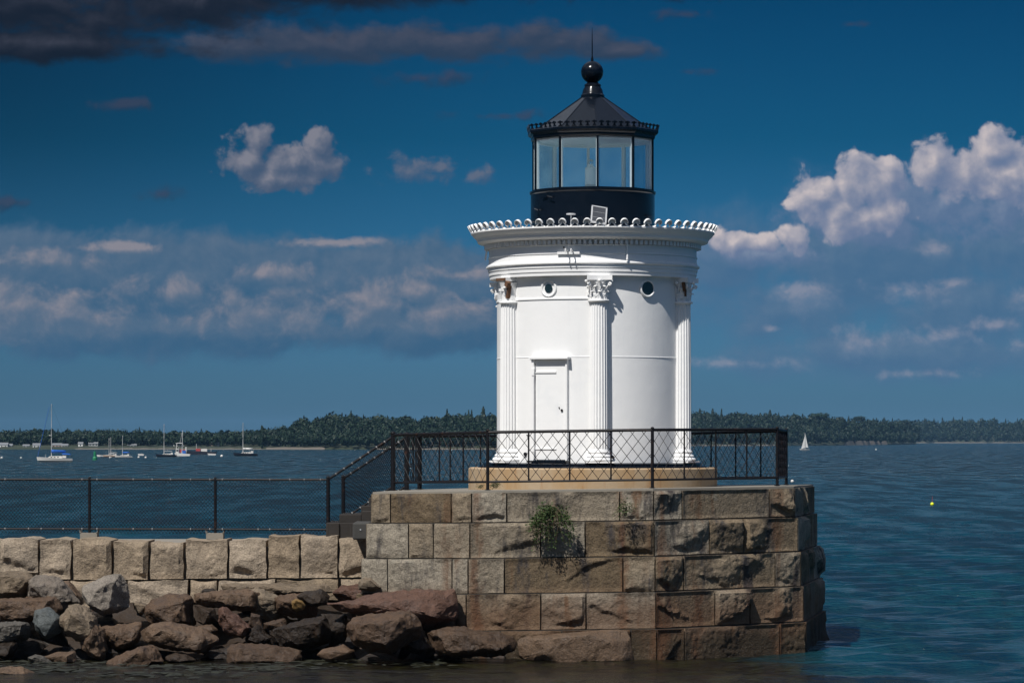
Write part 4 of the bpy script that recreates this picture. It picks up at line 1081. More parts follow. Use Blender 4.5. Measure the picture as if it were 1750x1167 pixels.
def rough_block(A, B, z0, z1, name, mat, parent, amp=.06, depth=.45, seed=0, gap=.011, cuts=2, cell=.027, tilt=True, margin=.035, mitre=(0, 0), topjit=0.0, jag=.006):
    """quarry-faced block: its face is a fine grid pushed out by noise and chipped by planes"""
    rr = random.Random(seed)
    d = (B - A); L = d.length; u = d / L; nrm = Vector((u.y, -u.x))     # outward (towards the viewer for left-to-right walks)
    z0 += gap; z1 -= gap; H = z1 - z0; a0 = gap; a1 = L - gap; W = a1 - a0
    nu = max(5, int(W / cell)); nv = max(5, int(H / cell))
    planes = []
    for _ in range(cuts + 3):                       # split planes of the quarry face
        an = rr.uniform(0, 6.28); cx, cz = rr.uniform(0, W), rr.uniform(0, H)
        sl = rr.uniform(.04, .30) * min(1.3, amp / .06); planes.append((math.cos(an) * sl, math.sin(an) * sl, amp * rr.uniform(.9, 1.5), cx, cz))
    for _ in range(cuts):                           # spalls, mostly off the lower edge
        cx = rr.uniform(0, W); an = rr.uniform(-.9, .9); sl = rr.uniform(.9, 1.8) * min(1.2, amp / .07)
        planes.append((math.sin(an) * sl * .6, sl, amp * rr.uniform(.15, .5), cx, rr.uniform(.0, .17) * H))
    V = []; off = Vector((rr.uniform(0, 90), rr.uniform(0, 90), rr.uniform(0, 90)))
    for j in range(nv + 1):
        v = H * j / nv
        for i in range(nu + 1):
            w = W * i / nu
            e = min(w, W - w, v, H - v)
            ed = max(0, min(1, (e - margin * .3) / (margin * 1.3)))
            q = Vector((w * 2.1, v * 2.1, 0)) + off
            h = amp * (1.35 + .55 * mnoise.fractal(q, .7, 2.2, 3)); wq = w + .05 * mnoise.noise(q * 2.3) * amp / .06; vq = v + .05 * mnoise.noise(q * 2.9 + Vector((3, 3, 3))) * amp / .06
            for (pa, pb, pc, cx, cz) in planes: h = min(h, pc + pa * (wq - cx) + pb * (vq - cz))
            h += (.010 + .10 * amp) * mnoise.fractal(q * 5.0, .45, 2.2, 4)
            h = max(-.02, h) * ed
            jx = jag * mnoise.fractal(q * 2.2 + Vector((5, 0, 0)), .8, 2.1, 3) * max(0, 1 - e / .08) * (1 if v > H * .5 or jag < .01 else .3)
            x = a0 + w + jag * mnoise.noise(q * 2.6 + Vector((9, 4, 0))) * max(0, 1 - e / .08); p = A + u * x + nrm * h
            zz = z0 + v + (topjit * mnoise.noise(Vector((w * 1.5, 0, seed))) if j == nv else 0)
            z = zz + jx + (tz(p) if tilt else 0)
            V.append((p.x, p.y, z))
    F = [(j * (nu + 1) + i, j * (nu + 1) + i + 1, (j + 1) * (nu + 1) + i + 1, (j + 1) * (nu + 1) + i) for j in range(nv) for i in range(nu)]
    # sides and back
    bd = [i for i in range(nu + 1)] + [(j) * (nu + 1) + nu for j in range(1, nv + 1)] + [nv * (nu + 1) + i for i in range(nu - 1, -1, -1)] + [j * (nu + 1) for j in range(nv - 1, 0, -1)]
    n0 = len(V)
    for k in bd:
        x, y, z = V[k]; loc = (Vector((x, y)) - A).dot(u)
        tt = (loc - a0) / W
        sh = mitre[0] * (1 - tt) - mitre[1] * tt
        p = Vector((x, y)) - nrm * depth + u * (sh * depth); V.append((p.x, p.y, z))
    m = len(bd)
    for k in range(m): F.append((bd[(k + 1) % m], bd[k], n0 + k, n0 + (k + 1) % m))
    c = Vector((sum(V[k][0] for k in range(n0)) / n0, sum(V[k][1] for k in range(n0)) / n0, z0))
    me = bpy.data.meshes.new(name); me.from_pydata([(x - c.x, y - c.y, z - c.z) for x, y, z in V], [], F + [tuple(n0 + k for k in range(m))]); me.update()
    me.polygons.foreach_set('use_smooth', [True] * len(me.polygons)); me.set_sharp_from_angle(angle=R_(38))
    me.materials.append(mat)
    o = bpy.data.objects.new(name, me); link(o, parent); o.location = c; return o
fr = {0: [[667.5, 771], [866, 1059], [1166, 1315]],
      1: [[698, 740.5], [924, 1000], [1212.5, 1271]],
      2: [[662, 772.5], [862, 1064.5], [1168.5, 1325]],
      3: [[700, 779], [924, 1001.5], [1222, 1282]],
      4: [[720], [855, 960, 1078], [1170, 1333]]}
AMP = {0: [.030, .050, .080], 1: [.025, .055, .075], 2: [.028, .042, .080], 3: [.060, .065, .085], 4: [.05, .055, .07]}
CUT = {0: [1, 2, 3], 1: [0, 2, 2], 2: [0, 1, 2], 3: [2, 3, 3], 4: [2, 2, 3]}
sd = 100
for k in range(5):
    P = cpoly(k)
    for f in range(3):
        A, B = P[f], P[f + 1]; ts = [0] + [t_at(A, B, q) for q in fr[k][f]] + [1]
        for i, (a, b) in enumerate(zip(ts[:-1], ts[1:])):
            sd += 1
            rough_block(A.lerp(B, a), A.lerp(B, b), Zc[k + 1], Zc[k], 'stone_block', M_pgran, PIER, AMP[k][f] * (.7 + .6 * ((sd * 37 % 11) / 11)), .45, sd, cuts=CUT[k][f], mitre=(.45 if a == 0 else 0, .45 if b == 1 else 0), gap=.012 if f < 2 else .016)
    for f, n in ((3, 3), (4, 2), (7, 3)):
        A, B = P[f], P[(f + 1) % 8]
        for i in range(n):
            sh = .06 * ((i + k) % 2) if 0 < i < n else 0; e = .06 * ((i + 1 + k) % 2) if i + 1 < n else 0
            sd += 1
            rough_block(A.lerp(B, i / n + sh), A.lerp(B, (i + 1) / n + e), Zc[k + 1], Zc[k], 'stone_block', M_pgran, PIER, .085, .4, sd, cuts=2, cell=.06, mitre=(.45 if i == 0 else 0, .45 if i == n - 1 else 0))
mb = MB()
for k in range(5):
    P = cpoly(k); c2 = [cen + (p - cen) * (1 - .06 / 4.4) for p in P]; n = 8
    vs = [(p.x, p.y, Zc[k + 1] + tz(p)) for p in c2] + [(p.x, p.y, Zc[k] + tz(p) - (.004 if k == 0 else 0)) for p in c2]
    mb.add(vs, [tuple(range(n, 2 * n))] + [(i, (i + 1) % n, n + (i + 1) % n, n + i) for i in range(n)])
mb.build('pier_core', M_mortar, PIER)
P = [cen + (p - cen) * .993 for p in top_poly]
mb = MB(); n = 8
vs = [(p.x, p.y, 2.945 + tz(p)) for p in P] + [(p.x, p.y, 2.99 + tz(p)) for p in P]
mb.add(vs, [tuple(range(n, 2 * n))] + [(i, (i + 1) % n, n + (i + 1) % n, n + i) for i in range(n)]); mb.build('pier_paving', M_conc, PIER)

# ------------------------------------------------------------------ breakwater
BW = empty('breakwater', (-8, -1, 0), 'low breakwater of squared tan granite blocks running left from the pier', 'breakwater')
BW.location = (0, 0, 0)
def wblock(x0, x1, y0, y1, D, amp=.06, cuts=2, depth=1.0, sd=0, cell=.04, mat=M_wgran, lean=0.0):
    A, B = XD(x0, D), XD(x1, D); z1 = EYE + (HOR - y0) / FPX * D; z0 = EYE + (HOR - y1) / FPX * D
    return rough_block(A, B, z0, z1, 'stone_block', mat, BW, amp, depth, sd, gap=.012, cuts=cuts, cell=cell, tilt=False, margin=.05, topjit=.075, jag=.022)
row1 = [(-1, 66, 921, 979), (67, 122, 923, 990), (124, 191, 922, 991), (193, 254, 923, 991), (256, 314, 926, 990), (317, 389, 921, 989), (391, 456, 923, 989), (458, 512, 914, 988), (513.5, 577, 913, 988), (579, 628, 919, 987)]
for i, (a, b, c, d) in enumerate(row1): wblock(a, b, c, d, 60.4, .062, 2, 1.1, 300 + i)
x = -1.0
rr = random.Random(5)
for i in range(9):
    w = rr.uniform(55, 75); wblock(x - w, x - 1, 921 + rr.uniform(-2, 2), 989, 60.4, .08, 3, 1.1, 330 + i, cell=.07); x -= w
row2 = [(-60, 20, 990, 1022), (21, 117, 991, 1022), (119, 217, 992, 1026), (218.5, 322, 991, 1028), (324, 371, 991, 1016), (373, 470, 992, 1014), (472, 579, 989, 1014), (581, 640, 989, 1010)]
for i, (a, b, c, d) in enumerate(row2): wblock(a, b, c, d + 12, 60.28, .05, 2, .8, 360 + i, cell=.05)
for i, (a, b) in enumerate([(-500, -380), (-379, -290), (-289, -180), (-179, -61)]): wblock(a, b, 991, 1034, 60.28, .05, 2, .8, 380 + i, cell=.08)
mb = MB()
a, b = XD(-620, 60.6), XD(640, 60.6); a2, b2 = XD(-620, 65.5), XD(690, 65.5)
mb.slab([(a.x, a.y), (b.x, b.y), (b2.x, b2.y), (a2.x, a2.y)], -.6, 1.88); mb.build('walkway', M_conc, BW)
# rubble bank under the loose boulders
V = []; F = []; nx, ny = 130, 26
for j in range(ny + 1):
    for i in range(nx + 1):
        x = -24 + 22.6 * i / nx; t = j / ny; y = -5.6 + 4.2 * t
        z = -.45 + 1.35 * t ** 1.1 + .16 * mnoise.fractal(Vector((x * 1.6, y * 1.6, 0)), .8, 2.1, 4)
        V.append((x, y, z))
F = [(j * (nx + 1) + i, j * (nx + 1) + i + 1, (j + 1) * (nx + 1) + i + 1, (j + 1) * (nx + 1) + i) for j in range(ny) for i in range(nx)]
o = arr_mesh('rubble_bank', np.array(V), np.array(F), M_rock['dark'], smooth=True); tag(o, None, None, None, 'structure')

def boulder(poly, D, thick, kind, label, seed, frontness=.62, name='boulder', amp=.02, tiltface=0.0, cat='boulder'):
    rr = random.Random(seed)
    pts = [PX(a, b, D) for a, b in poly]; c = sum(pts, Vector()) / len(pts)
    allp = []
    for p in pts: allp.append(p + Vector((0, rr.uniform(-.12, .12) * thick, 0)))
    for p in pts:
        if rr.random() < .85:
            q = c + (p - c) * rr.uniform(frontness - .15, frontness + .18); q.y -= thick * rr.uniform(.30, .52) - tiltface * (p.z - c.z); allp.append(q)
        q = c + (p - c) * rr.uniform(.55, .85); q.y += thick * rr.uniform(.35, .6); allp.append(q)
    bm = bmesh.new()
    for p in allp: bm.verts.new(p - c)
    r = bmesh.ops.convex_hull(bm, input=bm.verts)
    for v_ in [v_ for v_ in bm.verts if not v_.link_faces]: bm.verts.remove(v_)
    bmesh.ops.dissolve_limit(bm, angle_limit=R_(7), verts=bm.verts, edges=bm.edges)
    size = max((p - c).length for p in pts)
    bmesh.ops.bevel(bm, geom=list(bm.edges) + list(bm.verts), offset=size * .022, segments=1, affect='EDGES', profile=.6, clamp_overlap=True)
    bmesh.ops.triangulate(bm, faces=bm.faces)
    for _ in range(4):
        L = [e for e in bm.edges if e.calc_length() > max(.045, size * .085)]
        if not L: break
        bmesh.ops.subdivide_edges(bm, edges=L, cuts=1)
        bmesh.ops.triangulate(bm, faces=bm.faces)
        if len(bm.verts) > 2600: break
    bm.normal_update(); off = Vector((seed * 3.7, 1, 2))
    for v_ in bm.verts:
        q = v_.co + off; n = v_.normal
        v_.co = v_.co + n * (amp * 2.2 * mnoise.fractal(q * 1.7, .8, 2.1, 4) + amp * 1.5 * mnoise.fractal(q * 5, .6, 2.2, 4))
    me = bpy.data.meshes.new(name); bm.to_mesh(me); bm.free()
    me.polygons.foreach_set('use_smooth', [True] * len(me.polygons)); me.set_sharp_from_angle(angle=R_(24))
    me.materials.append(M_rock[kind]); o = bpy.data.objects.new(name, me); link(o); o.location = c
    tag(o, label, cat, 'loose boulders at the foot of the breakwater'); return o
BL = [
 ([(-12, 978), (20, 975), (45, 978), (66, 986), (47, 1022), (0, 1024), (-14, 1010)], 59.4, 1.0, 'tan', 'yellowish tan boulder against the wall at the left edge'),
 ([(45, 990), (70, 984), (94, 983), (106, 993), (138, 1030), (130, 1046), (90, 1044), (46, 1024)], 59.1, .9, 'grey', 'pale grey boulder sloping down to the right, beside the yellowish one'),
 ([(104, 994), (118, 992), (142, 1020), (140, 1034), (122, 1020)], 59.5, .6, 'brown', 'narrow brown rock wedged right of the sloping pale boulder'),
 ([(142, 1003), (160, 994), (190, 982), (206, 980), (216, 992), (223, 1012), (224, 1038), (196, 1048), (178, 1056), (158, 1045), (147, 1034)], 58.7, .9, 'grey', 'largest pale grey boulder, tilted against the wall'),
 ([(-15, 1023), (30, 1020), (75, 1020), (98, 1019), (107, 1036), (102, 1052), (58, 1062), (0, 1063), (-15, 1050)], 58.6, .9, 'brown', 'long brown slab under the yellowish boulder'),
 ([(60, 1042), (82, 1036), (92, 1042), (104, 1056), (104, 1080), (80, 1092), (60, 1078), (55, 1062)], 57.7, .6, 'slate', 'upright blue-grey slate boulder at the left'),
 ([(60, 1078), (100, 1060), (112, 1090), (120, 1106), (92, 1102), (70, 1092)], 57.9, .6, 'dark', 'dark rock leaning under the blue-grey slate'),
 ([(116, 1032), (134, 1032), (152, 1040), (168, 1056), (169, 1078), (162, 1102), (140, 1098), (110, 1078), (104, 1058)], 57.7, .9, 'tan', 'rusty tan boulder with a cracked face right of the slate'),
 ([(160, 1060), (176, 1075), (182, 1110), (176, 1128), (150, 1122), (138, 1098)], 57.6, .8, 'brown', 'dark brown side rock right of the rusty tan boulder'),
 ([(172, 1074), (205, 1068), (240, 1065), (246, 1080), (236, 1098), (200, 1112), (182, 1096)], 58.0, .8, 'brown', 'dim brown boulder under the largest pale boulder'),
 ([(226, 1028), (240, 1025), (256, 1032), (258, 1046), (240, 1052), (228, 1042)], 58.9, .5, 'tan', 'small tan rock beside the largest pale boulder'),
 ([(250, 1040), (262, 1025), (290, 1016), (318, 1012), (328, 1020), (332, 1066), (300, 1070), (266, 1068), (248, 1056)], 58.6, .9, 'brown', 'brown rounded boulder in the middle of the upper row'),
 ([(239, 1082), (250, 1068), (268, 1063), (300, 1064), (345, 1074), (376, 1092), (350, 1118), (325, 1115), (290, 1102), (244, 1096)], 57.3, 1.0, 'brown', 'long purplish brown slab in the lower row'),
 ([(184, 1132), (200, 1122), (228, 1110), (250, 1101), (262, 1102), (282, 1130), (262, 1142), (190, 1144)], 56.6, .8, 'brown', 'triangular brown boulder at the water edge'),
 ([(-15, 1066), (14, 1062), (48, 1061), (54, 1068), (52, 1086), (30, 1098), (-15, 1106)], 57.5, .8, 'dim', 'layered grey rock at the left edge above the water'),
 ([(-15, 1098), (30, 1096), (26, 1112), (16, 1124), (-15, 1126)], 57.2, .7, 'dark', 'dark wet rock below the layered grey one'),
 ([(328, 1014), (345, 1010), (400, 1008), (446, 1011), (448, 1038), (440, 1044), (396, 1045), (350, 1036), (330, 1030)], 58.8, .9, 'brown', 'flat brown slab under the wall, left of the tan wedge'),
 ([(371, 1062), (373, 1040), (380, 1037), (400, 1052), (430, 1072), (420, 1090), (414, 1094), (385, 1085)], 57.7, .8, 'red', 'reddish upright slab with a lit triangular face'),
 ([(424, 1074), (440, 1064), (468, 1088), (474, 1104), (440, 1100), (416, 1094)], 57.8, .7, 'dark', 'dark rock standing in for the shaded right face of the reddish slab'),  # dark colour carries the shade of the slab's right face
 ([(387, 1108), (394, 1099), (410, 1096), (450, 1104), (518, 1108), (520, 1134), (455, 1136), (388, 1134)], 56.9, .8, 'brown', 'long low brown block lying in the water'),
 ([(414, 1010), (440, 1006), (450, 1008), (476, 1020), (482, 1052), (460, 1066), (448, 1048), (428, 1040)], 59.0, .7, 'tan', 'tan wedge-shaped rock in the middle of the pile'),
 ([(380, 1000), (405, 997), (470, 1003), (560, 1000), (575, 1012), (520, 1020), (440, 1014), (382, 1010)], 59.5, .8, 'tan', 'thin pale tan ledge just under the wall'),
 ([(468, 1020), (480, 1016), (525, 1012), (545, 1024), (540, 1052), (500, 1058), (470, 1046)], 58.7, .7, 'brown', 'dark brown rock right of the tan wedge'),
 ([(498, 1026), (506, 1022), (516, 1026), (522, 1034), (518, 1042), (506, 1046), (499, 1038)], 58.2, .3, 'mustard', 'small round mustard-yellow rock in the centre of the pile'),
 ([(505, 1018), (520, 1011), (548, 1008), (560, 1020), (556, 1032), (535, 1036), (515, 1030)], 58.4, .5, 'dark', 'black weed-covered rock above the mustard one'),
 ([(570, 1012), (585, 1004), (612, 1000), (632, 1006), (648, 1014), (620, 1026), (578, 1024)], 59.3, .7, 'red', 'rust-red mound near the corner of the pier'),
 ([(556, 1030), (590, 1024), (640, 1013), (690, 1006), (735, 1006), (776, 1007), (784, 1030), (784, 1058), (755, 1068), (722, 1074), (680, 1052), (620, 1046), (570, 1044)], 57.3, 1.1, 'red', 'longest reddish slab leaning against the pier'),
 ([(596, 1066), (606, 1056), (618, 1051), (660, 1047), (700, 1044), (708, 1052), (722, 1070), (712, 1092), (688, 1106), (668, 1117), (636, 1112), (608, 1104), (594, 1094)], 56.4, 1.2, 'brown', 'big rounded purplish boulder in front of the pier corner'),
 ([(700, 1048), (724, 1072), (742, 1112), (716, 1120), (690, 1112)], 56.9, .7, 'dark', 'black rock at the right of the big rounded boulder'),
 ([(728, 1082), (745, 1072), (770, 1070), (812, 1076), (862, 1084), (884, 1092), (882, 1112), (860, 1122), (800, 1124), (742, 1120)], 56.7, .9, 'brown', 'long low brown boulder at the water in front of the pier'),
 ([(884, 1094), (900, 1086), (935, 1081), (1000, 1077), (1072, 1073), (1080, 1090), (1086, 1136), (960, 1140), (886, 1126)], 57.05, .5, 'brown', 'sloping slab resting against the lowest course of the pier'),
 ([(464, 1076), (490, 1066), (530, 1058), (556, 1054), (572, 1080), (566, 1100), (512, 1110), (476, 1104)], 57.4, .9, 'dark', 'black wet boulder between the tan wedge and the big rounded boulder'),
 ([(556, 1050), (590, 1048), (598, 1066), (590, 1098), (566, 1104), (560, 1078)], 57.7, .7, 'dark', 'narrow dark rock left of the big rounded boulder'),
 ([(541, 1118), (556, 1108), (586, 1104), (604, 1112), (602, 1124), (560, 1128)], 56.5, .5, 'brown', 'small wet brown rock at the foot of the big rounded boulder'),
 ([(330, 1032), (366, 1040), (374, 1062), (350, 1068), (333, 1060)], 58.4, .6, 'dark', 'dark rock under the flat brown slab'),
 ([(428, 1046), (446, 1050), (452, 1072), (436, 1076), (424, 1068)], 58.3, .4, 'brown', 'small brown rock behind the reddish slab'),
 ([(450, 1064), (486, 1058), (492, 1070), (470, 1078), (452, 1074)], 57.9, .4, 'brown', 'flat brown cobble above the black wet boulder'),
 ([(338, 1070), (362, 1066), (372, 1076), (366, 1086), (346, 1080)], 58.0, .4, 'brown', 'small brown rock behind the long purplish slab'),
 ([(612, 992), (622, 984), (636, 984), (656, 1004), (640, 1010), (614, 1006)], 58.5, .5, 'tan', 'rough tan rock in the corner between pier and breakwater'),
 ([(-15, 1142), (10, 1138), (36, 1138), (52, 1150), (78, 1160), (84, 1175), (-15, 1180)], 54.4, .9, 'brown', 'half-sunk brown rock in the bottom left corner'),
 ([(402, 1163), (425, 1157), (452, 1158), (474, 1164), (490, 1176), (400, 1178)], 53.9, .5, 'tan', 'weed-topped rock breaking the water at the bottom of the frame'),
 ([(70, 1120), (90, 1116), (128, 1114), (132, 1132), (100, 1136), (74, 1132)], 56.8, .5, 'brown', 'flat brown stone at the water edge near the slate'),
 ([(48, 1122), (60, 1116), (78, 1122), (88, 1132), (62, 1138), (50, 1132)], 56.5, .4, 'dim', 'small grey stone at the water edge near the slate'),
 ([(284, 1122), (300, 1116), (322, 1119), (334, 1128), (310, 1132), (286, 1130)], 56.9, .4, 'dark', 'small weedy stone between the triangular boulder and the long low block'),
]
for i, (poly, D, th, kd, lab) in enumerate(BL):
    boulder(poly, D, th, kd, lab, 40 + i, amp=.022 if th > .6 else .014)
# smaller filler stones in the gaps
rr = random.Random(77); filler = MB()
bmF = bmesh.new()
for i in range(150):
    x = rr.uniform(-20, -1.8); t = rr.random(); y = -4.6 + 3.0 * t; z = -.15 + 1.15 * t ** 1.1 + rr.uniform(-.05, .15)
    s = rr.uniform(.16, .36); b2 = bmesh.new()
    for _ in range(14):
        v_ = Vector((rr.gauss(0, 1), rr.gauss(0, 1), rr.gauss(0, 1))).normalized() * s; b2.verts.new((x + v_.x * 1.3, y + v_.y, z + v_.z * .75))
    bmesh.ops.convex_hull(b2, input=b2.verts); 
    for v_ in [v_ for v_ in b2.verts if not v_.link_faces]: b2.verts.remove(v_)
    bmesh.ops.bevel(b2, geom=list(b2.edges), offset=.02, segments=1, affect='EDGES', clamp_overlap=True)
    me = bpy.data.meshes.new('tmp'); b2.to_mesh(me); b2.free(); bmF.from_mesh(me); bpy.data.meshes.remove(me)
me = bpy.data.meshes.new('rubble'); bmF.to_mesh(me); bmF.free(); me.materials.append(granite('rubble_rock', [(.018, .014, .011), (.032, .023, .018), (.05, .036, .028)], stain=.4, seed=22, wet=True))
o = bpy.data.objects.new('rubble', me); link(o); tag(o, 'small dark stones filling the gaps between the boulders', 'rubble', None, 'stuff')

# floating weed in the shallows
mbw = MB(); rr = random.Random(9)
for i in range(420):
    cl = rr.choice([(60, 1130, 60), (150, 1140, 70), (320, 1136, 90), (420, 1140, 60), (560, 1128, 60), (700, 1128, 50), (250, 1150, 60)])
    px = rr.gauss(cl[0], cl[2]); py = cl[1] + abs(rr.gauss(0, 6)); D = wD(py); p = XD(px, D); s = rr.uniform(.03, .11)
    a = rr.uniform(0, 6.28); q = []
    for k in range(5): b = a + k * 1.257; q.append((p.x + s * 1.8 * rr.uniform(.5, 1) * math.cos(b), p.y + s * rr.uniform(.5, 1.2) * math.sin(b), .012 + rr.uniform(0, .02)))
    mbw.add(q + [(p.x, p.y, .035)], [(k, (k + 1) % 5, 5) for k in range(5)])
o = mbw.build('seaweed', M_weed); tag(o, 'olive seaweed floating in the shallows by the boulders', 'seaweed', None, 'stuff')

# ------------------------------------------------------------------ railings and fences
def wires(mb, A, B, zlo, zhi, sp, r, ang=50, n=3, both=True):
    """diagonal wires between two points; zlo/zhi are (z at A, z at B)"""
    A = Vector(A); B = Vector(B); L = (B - A).length; u = (B - A) / L
    H = min(zhi[0] - zlo[0], zhi[1] - zlo[1]); k = math.tan(R_(ang))
    def pt(s, h, o): p = A + u * s; z = zlo[0] + (zlo[1] - zlo[0]) * s / L + h; return Vector((p.x, p.y + o, z))
    for sg in (1, -1):
        s0 = -H / k
        while s0 < L:
            a, b = (s0, 0.0), (s0 + H / k, H)
            if a[0] < 0: a = (0, (0 - s0) * k)
            if b[0] > L: b = (L, (L - s0) * k)
            if b[0] - a[0] > .005:
                if sg == 1: mb.tube(pt(a[0], a[1], -r), pt(b[0], b[1], -r), r, n, cap=False)
                else: mb.tube(pt(L - a[0], a[1], r), pt(L - b[0], b[1], r), r, n, cap=False)
            s0 += sp
RR = 3.88
def rv(i): a = R_(-165.5 + 45 * i); return Vector((RR * math.cos(a), RR * math.sin(a)))
PR = empty('platform_railing', (0, 0, 3.0), 'black iron railing with diamond lattice round the top of the stone pier', 'railing')
def rz(p, z): return Vector((p.x, p.y, z + tz(p) - 3.0))
ZT, ZB = 4.035, 3.145
verts = [rv(i) for i in range(8)]
gate = verts[0].lerp(verts[7], .5)          # the steps come up through half of this side
segs = [(verts[i], verts[i + 1]) for i in range(7)] + [(verts[7], gate)]
for p in verts + [gate]:
    big = (p is verts[0]) or (p is gate) or (p is verts[7])
    r = .045 if big else .029
    mb = MB(); mb.tube(rz(p, 2.995), rz(p, ZT + .012), r, 10); mb.sphere(rz(p, ZT + .03), r * 1.15, 10, 6, (1, 1, .8)); mb.tube(rz(p, 2.999), rz(p, 3.012), r * 1.9, 10)
    mb.build('post', M_rail, PR, True, auto=40)
for a, b in segs:
    mb = MB(); mb.tube(rz(a, ZT), rz(b, ZT), .027, 8); mb.build('top_rail', M_rail, PR, True, auto=40)
    mb = MB(); mb.tube(rz(a, ZB), rz(b, ZB), .020, 8); mb.build('bottom_rail', M_rail, PR, True, auto=40)
    n = 4 if (b - a).length > 2 else 2
    for k in range(1, n):
        p = a.lerp(b, k / n); mb = MB(); mb.tube(rz(p, ZB), rz(p, ZT), .0155, 7); mb.build('baluster', M_rail, PR, True, auto=40)
    mb = MB(); A = rz(a, ZB); B = rz(b, ZB)
    wires(mb, A, B, (A.z, B.z), (A.z + ZT - ZB, B.z + ZT - ZB), .205, .0052, 52, 4); o = mb.build('lattice', M_rail, PR); o['kind'] = 'stuff'

dirS = Vector((math.cos(R_(172)), math.sin(R_(172))))
F0 = verts[0] + dirS * 1.235; G0 = gate + dirS * 1.235
HF = {'z_top': 3.125}
def stair_rail(top, bot, label):
    t = empty('stair_railing', (bot.x, bot.y, 2.05), label, 'railing', 'railings beside the steps')
    o_ = Vector((bot.x, bot.y, 2.05))
    def q(p, z): return Vector((p.x, p.y, z)) - o_
    zt1 = ZT + tz(top) - .03; zt0 = HF['z_top']
    mb = MB(); mb.tube(q(bot, 2.02), q(bot, zt0 + .02), .036, 10); mb.sphere(q(bot, zt0 + .03), .04, 10, 6); mb.build('post', M_rail, t, True, auto=40)
    mb = MB(); mb.tube(q(bot, zt0), q(top, zt1), .024, 8); mb.build('top_rail', M_rail, t, True, auto=40)
    mb = MB(); mb.tube(q(bot, zt0 - .93), q(top, zt1 - .93), .020, 8); mb.build('bottom_rail', M_rail, t, True, auto=40)
    mb = MB(); A = q(bot, zt0 - .93); B = q(top, zt1 - .93); wires(mb, A, B, (A.z, B.z), (A.z + .93, B.z + .93), .066, .0042, 48, 4); o = mb.build('wire_mesh', M_rail, t); o['kind'] = 'stuff'
    mb = MB()
    for k in range(1, 8):
        p = bot.lerp(top, k / 8)
        for dz in (0, -.93): z = zt0 + (zt1 - zt0) * k / 8 + dz; mb.tube(q(p, z) - Vector((.008, 0, .006)), q(p, z) + Vector((.008, 0, .006)), .027, 8)
    mb.build('wire_ties', M_tie, t)
stair_rail(verts[0], F0, 'sloping chain-link railing on the near side of the steps')
stair_rail(gate, G0, 'sloping chain-link railing on the far side of the steps')

CF = empty('chain_link_fence', (-8, 0, 2.0), 'low black chain-link fence along the top of the breakwater', 'fence')
def fq(p, z): return Vector((p.x + 8, p.y, z - 2.0))
fpx = [555, 368, 153, -62, -277, -492]
fpts = [F0] + [XD(px, 61.25 + (555 - px) * .0009) for px in fpx[1:]]
for i, p in enumerate(fpts[1:]):
    mb = MB(); mb.tube(fq(p, 2.0), fq(p, 3.135), .027, 10); mb.sphere(fq(p, 3.14), .03, 8, 6); mb.build('post', M_rail, CF, True, auto=40)
    w = .145
    mb = MB(); mb.box(fq(p, 2.06), (.32, .3, .11))
    for sx in (-1, 1): mb.prism([((p.x + 8) + sx * .16, .10), ((p.x + 8) + sx * .175, .17), ((p.x + 8) + sx * .14, .11)], p.y - .15, p.y + .15)
    mb.build('post_footing', M_conc, CF)
for a, b in zip(fpts[:-1], fpts[1:]):
    mb = MB(); mb.tube(fq(a, 3.118), fq(b, 3.118), .022, 8); mb.build('top_rail', M_rail, CF, True, auto=40)
    mb = MB(); mb.tube(fq(a, 2.185), fq(b, 2.185), .019, 8); mb.build('bottom_rail', M_rail, CF, True, auto=40)
    A, B = fq(b, 0), fq(a, 0); mb = MB(); wires(mb, A, B, (.10, .10), (1.13, 1.13), .066, .0042, 48, 4); o = mb.build('wire_mesh', M_rail, CF); o['kind'] = 'stuff'
    mb = MB(); n = 7
    for k in range(n):
        p = a.lerp(b, (k + .3 + .4 * random.random()) / n)
        for z in (3.118, 2.185):
            if random.random() < .8: c = fq(p, z); mb.tube(c - Vector((.008, 0, 0)), c + Vector((.008, 0, 0)), .0235, 8)
    mb.build('wire_ties', M_tie, CF)

# steps
ST = empty('steps', (verts[0].x, verts[0].y, 2.0), 'dark timber steps between breakwater walkway and stone pier', 'steps')
def stp(px0, px1, py0, D, z0, name='step', dd=1.45):
    a = PX(px0, py0, D); b = PX(px1, py0, D); mb = MB()
    c = Vector(((a.x + b.x) / 2, a.y + dd / 2, (a.z + z0) / 2)); mb.box(c - Vector(ST.location), (b.x - a.x, dd, a.z - z0)); o = mb.build(name, M_timber, ST)
    bv = o.modifiers.new('b', 'BEVEL'); bv.width = .015; bv.segments = 2; return o
stp(557, 602, 893, 60.9, 1.95); stp(580, 618, 878.5, 60.93, 1.96); stp(617, 650, 864, 60.95, 1.97, dd=1.4); stp(630, 660, 850, 61.0, 2.0, dd=1.3)
stp(563, 580, 893.5, 60.86, 2.0, 'riser_block', .2); stp(598, 611, 893.2, 60.85, 2.0, 'riser_block', .2)
stp(618, 640, 873, 60.6, 2.2, 'riser_block', .3)
a = PX(617, 907.5, 59.35)
mb = MB(); mb.box((0, 0, 0), (.31, 1.2, .31)); o = mb.build('timber_beam', M_wood, None, loc=a + Vector((0, .6, 0)))
tag(o, 'square grey timber beam end with a bolt, sticking out beside the steps', 'beam'); bv = o.modifiers.new('b', 'BEVEL'); bv.width = .035; bv.segments = 3
mb = MB(); mb.tube((-.01, -.615, .03), (-.01, -.595, .03), .014, 8); mb.build('bolt', M_alu, o)

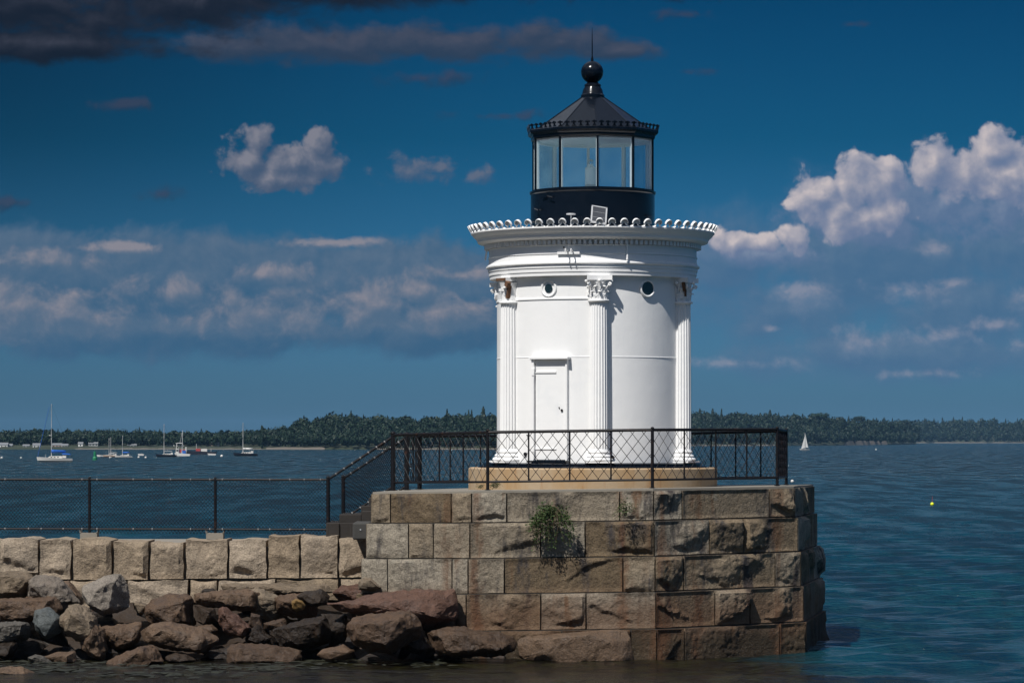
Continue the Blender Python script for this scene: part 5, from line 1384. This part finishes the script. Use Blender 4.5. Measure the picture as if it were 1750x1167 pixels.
# ------------------------------------------------------------------ plants on the stones
def plant(name, label, base, n_stem, n_leaf, spread, drop, ls, seed, dry=0, up=.3, cat='shrub'):
    rr = random.Random(seed); t = empty(name, base, label, cat)
    ms = MB(); ml = MB(); md = MB()
    for s in range(n_stem):
        ang = rr.uniform(-1, 1); L = rr.uniform(.4, 1) * drop
        upk = up * rr.uniform(.3, 1); out = rr.uniform(.08, .30)
        pts = []
        for i in range(9):
            q = i / 8
            pts.append(Vector((spread * ang * (q ** .7) + .03 * math.sin(q * 7 + s), -out * math.sin(q * 2.2) - .02, upk * math.sin(min(1, q * 2.4) * math.pi / 2) * 1.0 - L * q ** 1.7)))
        isdry = s < dry
        (md if isdry else ms).path(pts, .003, 4)
        if isdry: continue
        for _ in range(n_leaf):
            q = rr.uniform(.12, 1) ** .8; i = min(7, int(q * 8)); p = pts[i].lerp(pts[i + 1], q * 8 - i) + Vector((rr.gauss(0, .035), rr.gauss(0, .03), rr.gauss(0, .035)))
            d = Vector((rr.gauss(0, 1), rr.gauss(0, 1) - .5, rr.gauss(0, .7) - .1)).normalized(); w = d.cross(Vector((rr.gauss(0, 1), rr.gauss(0, 1), rr.gauss(0, 1)))).normalized()
            l = ls * rr.uniform(.6, 1.3); ml.add([p, p + d * l * .5 + w * l * .24, p + d * l, p + d * l * .5 - w * l * .24], [(0, 1, 2, 3)])
    if n_leaf: ml.build('leaves', M_leaf, t)
    if ms.v: ms.build('stems', simple('green_stems', (.09, .10, .04), .8), t)
    if md.v: md.build('dead_stems', M_dry, t)
plant('wall_shrub', 'bushy green shrub hanging from the joint in the middle of the pier wall', PX(943, 885, 57.55), 60, 52, .42, .72, .048, 3, dry=16, up=.32)
plant('wall_shrub', 'sparse green sprig with dead stems below the middle railing post', PX(1068, 878, 57.5), 20, 16, .22, .16, .036, 4, dry=7, up=.26)
plant('weed', 'small green weed at the foot of the tan foundation', PX(846, 834, 60.0) + Vector((0, -.1, 0)), 10, 14, .10, .02, .03, 5, up=.12, cat='weed')
plant('weed', 'tiny weed tuft left of the post in front of the foundation', PX(820, 834, 60.0) + Vector((0, -.1, 0)), 6, 8, .07, .02, .025, 6, up=.07, cat='weed')

# ------------------------------------------------------------------ sea haze
hm = bpy.data.materials.new('haze'); hm.use_nodes = True; nt = hm.node_tree
for n in list(nt.nodes): nt.nodes.remove(n)
pv = nt.nodes.new('ShaderNodeVolumePrincipled'); pv.inputs['Color'].default_value = (.30, .62, 1.0, 1); pv.inputs['Density'].default_value = 4.2e-5; pv.inputs['Anisotropy'].default_value = .0
ou = nt.nodes.new('ShaderNodeOutputMaterial'); nt.links.new(pv.outputs[0], ou.inputs['Volume'])
mb = MB(); mb.box((0, 0, 25.2), (16000, 16000, 54)); o = mb.build('haze', hm); tag(o, 'thin blue sea haze over the harbour', None, None, 'stuff')
print('tris', sum(sum(len(p.vertices) - 2 for p in o.data.polygons) for o in bpy.data.objects if o.type == 'MESH'))
